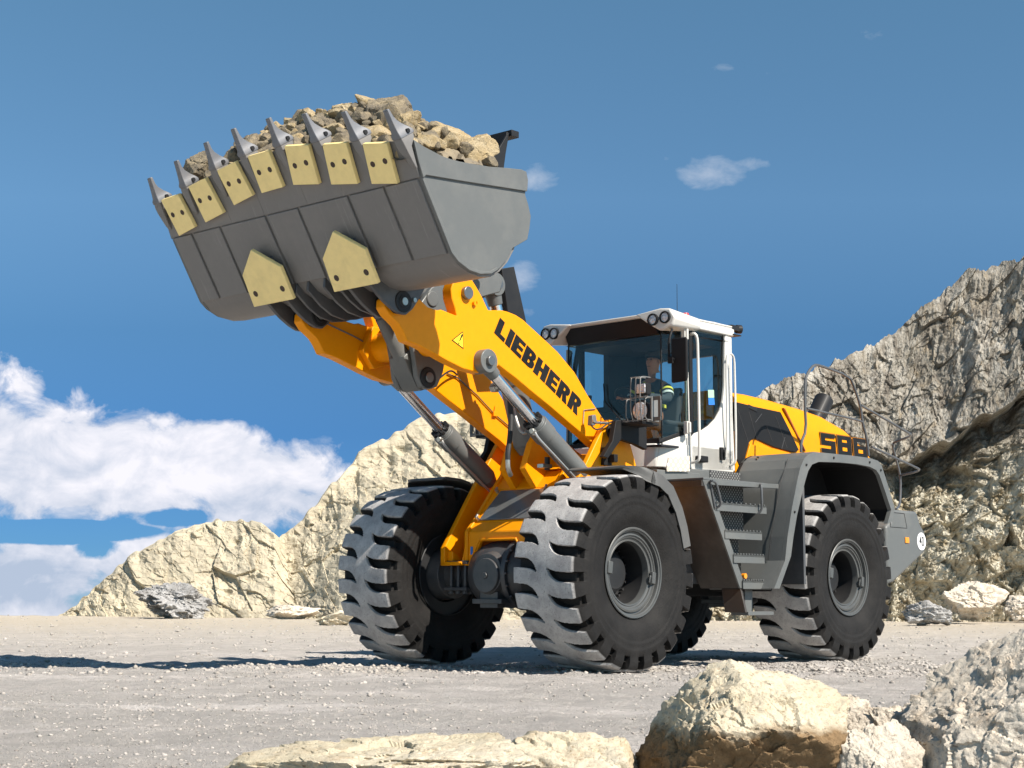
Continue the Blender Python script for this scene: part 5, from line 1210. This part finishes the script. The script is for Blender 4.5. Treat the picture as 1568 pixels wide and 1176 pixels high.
# ------------------------------------------------------------------ rear fender
YR = 1.63
cx6 = lambda a, b_: (1060 + a / 3.095, 540 + b_ / 3.095)
fo = [(388, 1118), (440, 985), (452, 870), (472, 740), (497, 610), (512, 545), (530, 503), (548, 483), (575, 470), (640, 476), (750, 487), (840, 499), (880, 512), (898, 535), (925, 620), (960, 738), (950, 800)]
fi = [(414, 1118), (468, 965), (480, 872), (497, 770), (518, 680), (535, 610), (550, 560), (568, 530), (600, 517), (700, 520), (780, 528), (840, 540), (872, 556), (888, 580), (912, 650), (943, 745), (925, 810)]
FO = PYs([cx6(*p) for p in fo], YR); FI = PYs([cx6(*p) for p in fi], YR)
for s in (1, -1):
    e = empty('rear_fender', (0, 0, 0), 0, loader)
    b = MB()
    for i in range(len(FO) - 1):      # outer rim
        y0, y1 = s * (YR - .05), s * YR
        b.add([(FO[i][0], y0, FO[i][1]), (FI[i][0], y0, FI[i][1]), (FI[i][0], y1, FI[i][1]), (FO[i][0], y1, FO[i][1]), (FO[i + 1][0], y0, FO[i + 1][1]), (FI[i + 1][0], y0, FI[i + 1][1]), (FI[i + 1][0], y1, FI[i + 1][1]), (FO[i + 1][0], y1, FO[i + 1][1])],
              [(0, 1, 5, 4), (3, 7, 6, 2), (1, 2, 6, 5), (0, 4, 7, 3)] + ([(0, 3, 2, 1)] if i == 0 else []) + ([(4, 5, 6, 7)] if i == len(FO) - 2 else []))
    b.build('fender_rim', M['grey'], e, smooth=25)
    b = MB(); yi = .80
    for i in range(len(FO) - 1):      # cover plate running inboard from the rim
        p, q_ = FO[i], FO[i + 1]; n = Vector((q_[1] - p[1], 0, -(q_[0] - p[0]))).normalized() * .02
        y1 = s * (YR - .052)
        # the front wall tapers in towards the body
        k0 = .18 if i < 6 else 0
        b.add([(p[0] + .0, s * yi, p[1]), (p[0], y1, p[1]), (q_[0], y1, q_[1]), (q_[0], s * yi, q_[1]), (p[0] - n.x, s * yi, p[1] - n.z), (p[0] - n.x, y1, p[1] - n.z), (q_[0] - n.x, y1, q_[1] - n.z), (q_[0] - n.x, s * yi, q_[1] - n.z)],
              [(0, 1, 2, 3), (4, 7, 6, 5), (0, 3, 7, 4), (1, 5, 6, 2), (0, 4, 5, 1), (3, 2, 6, 7)])
    b.build('fender_cover', M['grey'], e, smooth=25)
    b = MB()
    for i in range(len(FO) - 1):  # near-black sheet added under the cover, its colour standing for deep shade
        def inn(k, t=.035):
            a_ = FO[max(k - 1, 0)]; c_ = FO[min(k + 1, len(FO) - 1)]; n = Vector((c_[1] - a_[1], 0, -(c_[0] - a_[0]))).normalized() * t
            return (FO[k][0] - n.x, FO[k][1] - n.z) if t else FO[k]
        p, q_ = inn(i), inn(i + 1); p2, q2_ = inn(i, .05), inn(i + 1, .05)
        b.hull([(p[0], s * .82, p[1]), (p[0], s * (YR - .06), p[1]), (p2[0], s * (YR - .06), p2[1]), (p2[0], s * .82, p2[1])], [(q_[0], s * .82, q_[1]), (q_[0], s * (YR - .06), q_[1]), (q2_[0], s * (YR - .06), q2_[1]), (q2_[0], s * .82, q2_[1])])
    b.prism([(x, z) for x, z in FO], s * .84, s * .80); b.build('arch_shade_lining', M['black'], e)
    for k in (3, 6, 9, 11, 13):
        b = MB(); mx_, mz_ = (FO[k][0] + FI[k][0]) / 2, (FO[k][1] + FI[k][1]) / 2
        b.cyl((mx_, s * YR, mz_), (mx_, s * (YR + .010), mz_), .014, n=6); b.build('fender_bolt', M['dark'], e)
    b = MB(); pts = [(FO[k][0] + .014, s * (YR - .20), FO[k][1] + .006) for k in (1, 2, 4, 6)]; b.tube(pts, .004, 5); b.build('panel_seam', M['dark'], e)

# ------------------------------------------------------------------ engine hood
b = MB()
htop = PYs([(1124, 604), (1145, 607), (1180, 615), (1230, 629), (1265, 641), (1300, 661), (1325, 683), (1338, 700)], .74)
x0 = htop[0][0]; xe = htop[-1][0]
secs = []
for x, z in htop:
    t = (x0 - x) / (x0 - xe); hw = .74 - .04 * t
    secs.append([(x, -hw, 1.95), (x, -hw - .02, z - .30), (x, -hw, z - .03), (x, -hw + .05, z + .025), (x, -.35, z + .075), (x, .35, z + .075), (x, hw - .05, z + .025), (x, hw, z - .03), (x, hw + .02, z - .30), (x, hw, 1.95)])
for i, (a_, c_) in enumerate(zip(secs, secs[1:])):
    k = len(a_); f = [(j, (j + 1) % k, k + (j + 1) % k, k + j) for j in range(k)]
    if i == 0: f.append(tuple(range(k)))
    if i == len(secs) - 2: f.append(tuple(range(k, 2 * k)))
    b.add(a_ + c_, f)
hood = b.build('engine_hood', M['yellow'], loader, smooth=50)
b = MB(); b.hull([(xe - .001, -.70, 1.95), (xe - .001, .70, 1.95), (xe - .001, .66, 2.36), (xe - .001, -.66, 2.36)], [(xe - .16, -.64, 1.95), (xe - .16, .64, 1.95), (xe - .14, .6, 2.25), (xe - .14, -.6, 2.25)]); b.build('radiator_grille', M['dark'], hood, bevel=.01)
YH = .765
gr = [(206, 232), (300, 256), (420, 281), (462, 365), (507, 462), (490, 472), (470, 470), (390, 449), (300, 408), (283, 412), (270, 428), (258, 480), (248, 532), (220, 532), (212, 480)]
b = MB(); G = PYs([cx6(*p) for p in gr], YH)
for s in (1, -1): b.prism(G, s * .70, s * YH)
b.build('side_grille', M['black'], hood, bevel=.008)
b = MB()
for a_, c_ in (((215, 262), (272, 440)), ((270, 280), (310, 420)), ((395, 300), (450, 450)), ((330, 290), (300, 330)), ((440, 400), (425, 455)), ((352, 345), (380, 420))):
    p = PY(*cx6(*a_), YH + .003); q_ = PY(*cx6(*c_), YH + .003); b.tube([(p[0], YH + .001, p[1]), (q_[0], YH + .001, q_[1])], .003, 5)
b.build('grille_slot', M['bracket'], hood)
b = MB(); x, z = PY(1153, 624.5, YH + .005); b.hull([(x - .09, YH, z - .045), (x + .09, YH, z - .015), (x + .09, YH, z + .035), (x - .09, YH, z + .005)], [(x - .08, YH + .008, z - .04), (x + .08, YH + .008, z - .01), (x + .08, YH + .008, z + .03), (x - .08, YH + .008, z)]); b.build('hood_latch', M['dark'], hood)
# yellow shoulder below the grille
yl = [(205, 574), (206, 500), (222, 536), (248, 536), (262, 480), (276, 432), (290, 437), (390, 455), (475, 478), (440, 486), (310, 492), (275, 577)]
b = MB(); Y_ = PYs([cx6(*p) for p in yl], YH + .02); b.prism(Y_, .70, YH + .02); b.prism(Y_, -YH - .02, -.70); b.build('lower_hood_panel', M['yellow'], hood, bevel=.006)
b = MB(); me_ = PYs([cx6(*p) for p in [(275, 612), (312, 492), (455, 486), (398, 612)]], 1.0)
b.hull([(x, 1.00, z) for x, z in me_], [(x, .985, z) for x, z in me_]); b.build('mesh_guard', M['mesh'], loader)
b = MB(); me2 = PYs([cx6(*p) for p in [(430, 262), (437, 265), (536, 468), (530, 466)]], YH - .02); b.prism(me2, YH - .04, YH - .008); b.build('hood_seam', M['red_line'] if 'red_line' in M else M.setdefault('red_line', paint('hood_seam', (.30, .07, .005), .4, .1)), hood)
# model number on the hood
DG = {
 '5': [(0, 1), (1, 1), (1, .80), (.30, .77), (.30, .64), (1, .64), (1, 0), (0, 0), (0, .23), (.70, .23), (.70, .40), (0, .40)],
 '8': [(0, 0), (0, 1), (1, 1), (1, 0)],
 '6': [(0, 0), (0, 1), (1, 1), (1, .79), (.30, .79), (.30, .60), (1, .60), (1, 0)],
}
HOLE = {'5': [], '8': [[(.34, .66), (.66, .66), (.66, .78), (.34, .78)], [(.34, .22), (.66, .22), (.66, .40), (.34, .40)]], '6': [[(.34, .22), (.66, .22), (.66, .40), (.34, .40)]]}
x0h = htop[0][0]
def number(s):
    YN = .74 + .022
    o = PY(1260.5, 692.5, YN); r_ = PY(1333, 702, YN); u_ = PY(1258.2, 662, YN)
    if s > 0: pass
    b = MB(); adv = 1.0 / 3.24
    def Q(u, v, grow=0): return (o[0] + (r_[0] - o[0]) * u + (u_[0] - o[0]) * v, o[1] + (r_[1] - o[1]) * u + (u_[1] - o[1]) * v)
    for k, ch in enumerate('586'):
        x0 = k * (1.12 * adv)
        def shape(pts, g):
            out = []
            for u, v in pts: out.append(Q(x0 + (u * (1 + 2 * g) - g) * adv * .98, v * (1 + 2 * g * .9) - g * .9))
            return out
        b.cur = 0; b.prism(shape(DG[ch], .040), s * YN, s * (YN + .002))
        b.cur = 1; b.prism(shape(DG[ch], .014), s * (YN + .0025), s * (YN + .0035))
        b.cur = 0; b.prism(shape(DG[ch], 0), s * (YN + .004), s * (YN + .005))
        b.cur = 1
        for h in HOLE[ch]: b.prism(shape(h, 0), s * (YN + .0055), s * (YN + .0065))
        b.cur = 0
    b.v = [(x, y - .04 * s * min(1, max(0, (x0h - x) / (x0h - xe))), z) for x, y, z in b.v]
    b.build('model_number', [M['decal_black'], M['yellow']], hood)
number(1)
# exhaust
b = MB(); x, z = PY(1262, 612, .1); xb2, zb2 = PY(1243, 640, .1)
b.cyl((xb2 + .0, .1, zb2 - .1), (x, .1, z), .12, .125, 28); b.cur = 0
b.build('exhaust_stack', M['dark'], loader, bevel=.006)

# ------------------------------------------------------------------ rear rails
rl = part('service_rails')
t6 = lambda a, b_, y: (*cx6(a, b_), y)
tube_px('handrail', [t6(515, 472, 1.45), t6(516, 425, 1.45), t6(540, 368, 1.45), t6(534, 250, 1.45), t6(535, 125, 1.45), t6(552, 88, 1.45), t6(576, 58, 1.45), t6(605, 60, 1.45), t6(745, 112, 1.45), t6(768, 165, 1.45), t6(798, 255, 1.45), t6(806, 330, 1.45), t6(826, 400, 1.45), t6(836, 490, 1.45)], .0155, M['rail'], rl)
tube_px('handrail', [t6(543, 264, 1.45), t6(700, 300, 1.45), t6(785, 320, 1.45), t6(804, 328, 1.45)], .013, M['rail'], rl)
tube_px('handrail', [t6(800, 250, 1.45), t6(920, 318, 1.44), t6(1030, 384, 1.43), t6(1038, 390, 1.35), t6(1030, 398, 1.2), t6(955, 425, .9), t6(948, 440, .9), t6(968, 510, .9), t6(988, 590, .92), t6(986, 700, .95), t6(980, 728, 1.0), t6(966, 742, 1.1)], .0145, M['rail'], rl)
tube_px('handrail', [t6(850, 446, 1.45), t6(960, 498, 1.44), t6(1070, 548, 1.43), t6(1078, 555, 1.38), t6(1060, 565, 1.2), t6(985, 582, .92)], .0135, M['rail'], rl)
tube_px('handrail', [t6(700, 300, -1.3), t6(640, 280, -1.3), t6(630, 180, -1.3)], .001, M['rail'], rl) if False else None

# ------------------------------------------------------------------ counterweight
cw = part('counterweight')
YW = 1.35
cwp = PYs([cx6(*p) for p in [(918, 822), (945, 800), (950, 742), (1065, 752), (1082, 812), (1104, 850), (1107, 943), (958, 1086), (925, 1100)]], YW)
b = MB()
top = [(x, z) for x, z in cwp]
b.prism(top, -YW, YW)
xr_ = min(x for x, z in cwp)
b.build('weight_body', M['grey'], cw, bevel=.035, seg=3)
b = MB(); q_ = PYs([cx6(*p) for p in [(942, 756), (1005, 763), (1018, 832), (940, 826)]], YW + .003)
b.tube([(x, YW + .001, z) for x, z in q_ + q_[:1]], .004, 5); b.build('flap_seam', M['dark'], cw)
b = MB(); x, z = PY(*cx6(1016, 889), YW); b.box(x - .045, x + .045, YW, YW + .012, z - .035, z + .035); b.build('side_reflector', M['orange'], cw, bevel=.003)
# speed sign on the rear corner
x, z = PY(1411, 829, YW + .002)
b = MB(); b.cur = 0; b.lathe([(.0001, .004), (.108, .004), (.108, .0)], (x, YW, z), (0, 1, 0), 40)
b.cur = 1
def dpoly(pts, ox, sc): b.prism([(x - (ox + u) * sc, z + (v - .5) * sc * 1.25) for u, v in pts], YW + .005, YW + .006)
sc = .088
dpoly([(-.05, .36), (-.05, .50), (.30, 1.0), (.46, 1.0), (.46, .50), (.56, .50), (.56, .36), (.46, .36), (.46, .0), (.30, .0), (.30, .36)], -.62, sc)
for pl in ([(0, 0), (0, 1), (.16, 1), (.16, 0)], [(.36, 0), (.36, 1), (.52, 1), (.52, 0)], [(.16, .86), (.16, 1), (.36, 1), (.36, .86)], [(.16, 0), (.16, .14), (.36, .14), (.36, 0)]): dpoly(pl, .06, sc)
b.build('speed_sign', [M['decal_white'], M['decal_black']], cw)
# ================================================================== rocks heaped in the bucket
def toW(p): q = O0 + p[0] * F + p[1] * L; return (float(q[0]), float(q[1]), float(p[2]))
crest = [(-1.75, 4.75), (-1.6, 4.95), (-1.35, 5.16), (-.9, 5.26), (-.3, 5.27), (.0, 5.20), (.4, 5.24), (.62, 5.20), (.95, 5.00), (1.3, 4.80), (1.6, 4.60), (1.75, 4.50)]
def heap_z(x, y):
    zc = float(np.interp(y, [c[0] for c in crest], [c[1] for c in crest])); xc = 2.42
    if x > xc: lo = 4.40 + max(0, lip_s(y) - 1.03) * .85; t = min(1, (x - xc) / (3.10 + (lip_s(y) - 1.03) * .5 - xc)); return zc + (lo - zc) * t ** 1.1
    t = min(1, (xc - x) / .62); return zc + (4.44 - zc) * t ** 1.2
gx = np.linspace(1.76, 3.16, 50); gy = np.linspace(-1.69, 1.69, 120); GV = []
for x in gx:
    for y in gy: GV.append(toW((x, y, heap_z(x, y) - .10)))
GV = np.array(GV); GV[:, 2] += .05 * facets(GV / .16, 900, 1, .6)
i = (np.arange(49)[:, None] * 120 + np.arange(119)[None]).ravel()
tag(npmesh('rubble', GV, np.stack([i, i + 1, i + 121, i + 120], 1), M['rock_heap'], smooth=35), 'crushed stone packed between the rocks in the bucket', 'rubble', kind='stuff')
HG = 'rocks heaped in the loader bucket'
_rk = []
for k in range(12):
    P, Fc = rock_shape(4, 300 + k * 7, 10, .022, .008); _rk.append((P, Fc))
rs = random.Random(77); placed = []
_heapmesh = {}
def heap_rock(pos, r, label, cat='rock', seed=None, big=False, sq=None):
    k = rs.randrange(12) if seed is None else seed; mt = 'rock_heap_tan' if rs.random() < .38 else 'rock_heap'
    if (k, mt, big) not in _heapmesh:
        if big: P, Fc = rock_shape(5, 500 + k * 11, 9, .030, .010)
        else: P, Fc = _rk[k]
        o = npmesh('rock', P, Fc, M[mt], smooth=30); _heapmesh[(k, mt, big)] = o
    else:
        o = _heapmesh[(k, mt, big)].copy(); C.objects.link(o)
    o.location = toW(pos); q = sq or (rs.uniform(.75, 1.25), rs.uniform(.75, 1.2), rs.uniform(.6, 1.0)); o.scale = tuple(r * v for v in q)
    o.rotation_euler = (rs.uniform(-.5, .5), rs.uniform(-.5, .5), rs.uniform(0, 6.28))
    tag(o, label, cat, HG); placed.append((pos, r)); return o
def at_heap(px, py, x): y, z = PX(px, py, x); return (x, y, z)
heap_rock(at_heap(587, 182, 2.42), .214, 'largest rock crowning the heap in the bucket', seed=1, big=True, sq=(1.1, 1, .95))
heap_rock(at_heap(724, 232, 2.10), .168, 'big angular rock at the right end of the heap beside the black guard', seed=4, big=True, sq=(1.25, .9, .9))
heap_rock(at_heap(532, 182, 2.45), .168, 'pointed rock standing in the heap just left of the crowning rock', seed=7, big=True, sq=(.9, .9, 1.15))
heap_rock(at_heap(472, 184, 2.5), .126, 'tall blocky rock in the heap above the middle teeth', seed=2, big=True, sq=(.9, .8, 1.1))
heap_rock(at_heap(498, 200, 2.75), .160, 'wide pale rock lying behind the middle teeth of the bucket', seed=9, big=True, sq=(1.4, .9, .7))
heap_rock(at_heap(622, 192, 2.55), .126, 'brown block right under the crowning rock of the heap', seed=5, big=True, sq=(1, .9, 1.05))
heap_rock(at_heap(690, 207, 2.2), .143, 'flat dark rock on the right shoulder of the heap', seed=3, big=True, sq=(1.3, 1, .6))
heap_rock(at_heap(306, 258, 2.85), .143, 'rock at the left end of the heap behind the outermost teeth', seed=6, big=True, sq=(1.1, 1, .95))
heap_rock(at_heap(385, 225, 2.8), .143, 'dark rock on the left shoulder of the heap behind the third tooth', seed=8, big=True, sq=(1.2, 1, .9))
lab = 'one of the many smaller broken grey-brown rocks filling the raised bucket'
tries = 0
while len(placed) < 292 and tries < 40000:
    tries += 1
    n = len(placed); r = rs.uniform(.09, .13) if n < 55 else (rs.uniform(.06, .09) if n < 165 else rs.uniform(.035, .055))
    x = rs.uniform(1.85, 3.12); y = rs.uniform(-1.62, 1.60)
    if abs(y) > 1.68 - r or x > 3.08 + (lip_s(y) - 1.03) * .5 - r * .5: continue
    z = heap_z(x, y) - r * .30
    if any((p[0] - x) ** 2 + (p[1] - y) ** 2 + (p[2] - z) ** 2 < ((r + q) * .72) ** 2 for p, q in placed): continue
    heap_rock((x, y, z), r, lab)

# ================================================================== the driver
def skin_mesh(name, pts, edges, mat, parent, root=0, sub=2, loc=None):
    me = bpy.data.meshes.new(name); bm = bmesh.new(); lay = bm.verts.layers.skin.verify()
    vs = []
    for i, (p, r) in enumerate(pts):
        v = bm.verts.new(p); v[lay].radius = (r, r) if isinstance(r, (int, float)) else r; v[lay].use_root = (i == root); vs.append(v)
    for a, c in edges: bm.edges.new((vs[a], vs[c]))
    bm.to_mesh(me); bm.free(); me.materials.append(mat)
    o = bpy.data.objects.new(name, me); C.objects.link(o)
    if parent: o.parent = parent
    o.modifiers.new('skin', 'SKIN').use_smooth_shade = True
    s_ = o.modifiers.new('sub', 'SUBSURF'); s_.levels = sub; s_.render_levels = sub
    return o
skin_m = paint('skin', (.42, .17, .085), .5, .1, (.4, .2, .13), coat=0); hair_m = paint('short_hair', (.06, .04, .03), .7, .1, coat=0)
jack_m = paint('jacket_navy', (.028, .036, .045), .8, .1, coat=0); hv_m = paint('jacket_yellow', (.62, .56, .05), .7, .05, coat=0); refl_m = paint('reflective_band', (.55, .58, .55), .5, .05, coat=0); trous_m = paint('trousers_dark', (.025, .028, .035), .85, .1, coat=0)
dp = O0 + (-2.36) * F
driver = empty('person', (float(dp[0]), float(dp[1]), 2.375), RZ)
tag(driver, 'driver in a dark jacket with yellow and silver bands, seated in the glazed cab', 'person')
# in the person's own frame: x ahead, y left, z up from the cab floor
hx, hy, hz = .05, .06, .955
pts = [((0, 0, .28), .125), ((.0, .0, .44), .12), ((.01, .01, .60), .135), ((.02, .02, .70), (.10, .12)), ((.03, .04, .79), .062), ((.04, .05, .86), .062), ((hx + .01, hy, hz - .035), (.074, .070)), ((hx, hy, hz + .03), (.092, .082)), ((hx - .008, hy, hz + .062), (.084, .074)),
       ((.01, .20, .69), .062), ((.08, .29, .52), .050), ((.26, .20, .54), .038), ((.33, .17, .555), .026), ((.37, .155, .56), .028),
       ((.01, -.17, .69), .062), ((.08, -.27, .52), .050), ((.25, -.20, .53), .038), ((.33, -.17, .555), .026), ((.37, -.155, .56), .028),
       ((.10, .10, .27), .10), ((.44, .13, .30), .070), ((.50, .13, .06), .045), ((.60, .13, .03), .035),
       ((.10, -.10, .27), .10), ((.44, -.13, .30), .070), ((.50, -.13, .06), .045), ((.60, -.13, .03), .035)]
ed = [(0, 1), (1, 2), (2, 3), (3, 4), (4, 5), (5, 6), (6, 7), (7, 8), (3, 9), (9, 10), (10, 11), (11, 12), (12, 13), (3, 14), (14, 15), (15, 16), (16, 17), (17, 18), (0, 19), (19, 20), (20, 21), (21, 22), (0, 23), (23, 24), (24, 25), (25, 26)]
body = skin_mesh('body', pts, ed, skin_m, driver)
jp = [(pts[k][0], (pts[k][1] * 1.0 + .014) if not isinstance(pts[k][1], tuple) else (pts[k][1][0] + .016, pts[k][1][1] + .02)) for k in (0, 1, 2, 3, 9, 10, 11, 12, 14, 15, 16, 17)]
jp.append(((.028, .035, .765), .068))
jk = skin_mesh('jacket', jp, [(0, 1), (1, 2), (2, 3), (3, 4), (4, 5), (5, 6), (6, 7), (3, 8), (8, 9), (9, 10), (10, 11), (3, 12)], jack_m, driver)
tp = [(pts[k][0], (pts[k][1] + .012)) for k in (0, 19, 20, 21, 23, 24, 25)]
skin_mesh('trousers', tp, [(0, 1), (1, 2), (2, 3), (0, 4), (4, 5), (5, 6)], trous_m, driver)
for s in (1, -1):      # hands closed on the wheel: four fingers and a thumb each
    b = MB(); base = Vector((.375, s * .155, .565))
    for k in range(4):
        o = base + Vector((.012, s * (-.032 + .019 * k), .002 * k)); ln = (.9, 1.0, .96, .78)[k]
        b.tube([o, o + Vector((.030 * ln, 0, .012)), o + Vector((.048 * ln, 0, -.010)), o + Vector((.036 * ln, 0, -.034))], .0085, 8, smooth=1)
    o = base + Vector((-.012, -s * .028, 0)); b.tube([o, o + Vector((.02, -s * .02, -.012)), o + Vector((.046, -s * .022, -.016))], .010, 8, smooth=1)
    b.build('fingers', skin_m, body)
b = MB()      # face: nose, brow, ears, mouth
b.hull([(hx + .085, hy - .010, hz + .045), (hx + .085, hy + .010, hz + .045), (hx + .08, hy + .016, hz - .0), (hx + .08, hy - .016, hz - .0)], [(hx + .094, hy - .006, hz + .04), (hx + .094, hy + .006, hz + .04), (hx + .112, hy + .010, hz + .002), (hx + .112, hy - .010, hz + .002)])
b.build('nose', skin_m, body, bevel=.004)
for s in (1, -1):
    b = MB(); b.lathe([(.0001, -.008), (.018, -.006), (.024, .006), (.014, .012), (.0001, .010)], (hx - .005, hy + s * .086, hz + .015), (.3, s, 0), 16); b.build('ear', skin_m, body)
    b = MB(); b.lathe([(.0001, .012), (.009, .008), (.011, .0)], (hx + .078, hy + s * .032, hz + .042), (1, 0, 0), 12); b.build('eye', hair_m, body)
b = MB(); b.box(hx + .078, hx + .090, hy - .022, hy + .022, hz - .040, hz - .034); b.build('mouth', hair_m, body, bevel=.002)
V_, F_ = ico(3); V_ = V_ * np.array([.112, .104, .118]) + np.array([hx - .014, hy, hz + .048]); keep = [f for f in F_ if all(V_[i][2] > hz + .075 or V_[i][0] < hx - .045 and V_[i][2] > hz + .0 for i in f)]
npmesh('hair', V_, np.array(keep), hair_m, driver, smooth=180)
# bands on the jacket
for (c, r0, z0, m_) in ((0, .152, .47, hv_m), (0, .156, .56, refl_m), (0, .157, .60, hv_m)):
    b = MB(); b.lathe([(r0, -.02), (r0 + .004, -.018), (r0 + .004, .018), (r0, .02)], (.005, .01, z0), (0, 0, 1), 32); b.build('jacket_band', m_, jk)
for s in (1, -1):
    a_ = Vector(pts[9 if s > 0 else 14][0]); c_ = Vector(pts[10 if s > 0 else 15][0]); d_ = (c_ - a_).normalized()
    for t, m_, w_ in ((.35, hv_m, .028), (.62, refl_m, .03)):
        q_ = a_.lerp(c_, t); rr = .078 - .012 * t; b = MB(); b.lathe([(rr, -w_ / 2), (rr + .004, -w_ / 2 + .002), (rr + .003, w_ / 2 - .002), (rr, w_ / 2)], q_, d_, 24); b.build('sleeve_band', m_, jk)
b = MB(); b.tube([(.10, -.03, .74), (.13, .0, .66), (.145, .01, .56)], .018, 8, smooth=1); b.tube([(.08, .09, .74), (.12, .05, .66), (.145, .02, .56)], .018, 8, smooth=1); b.build('collar', hv_m, jk)
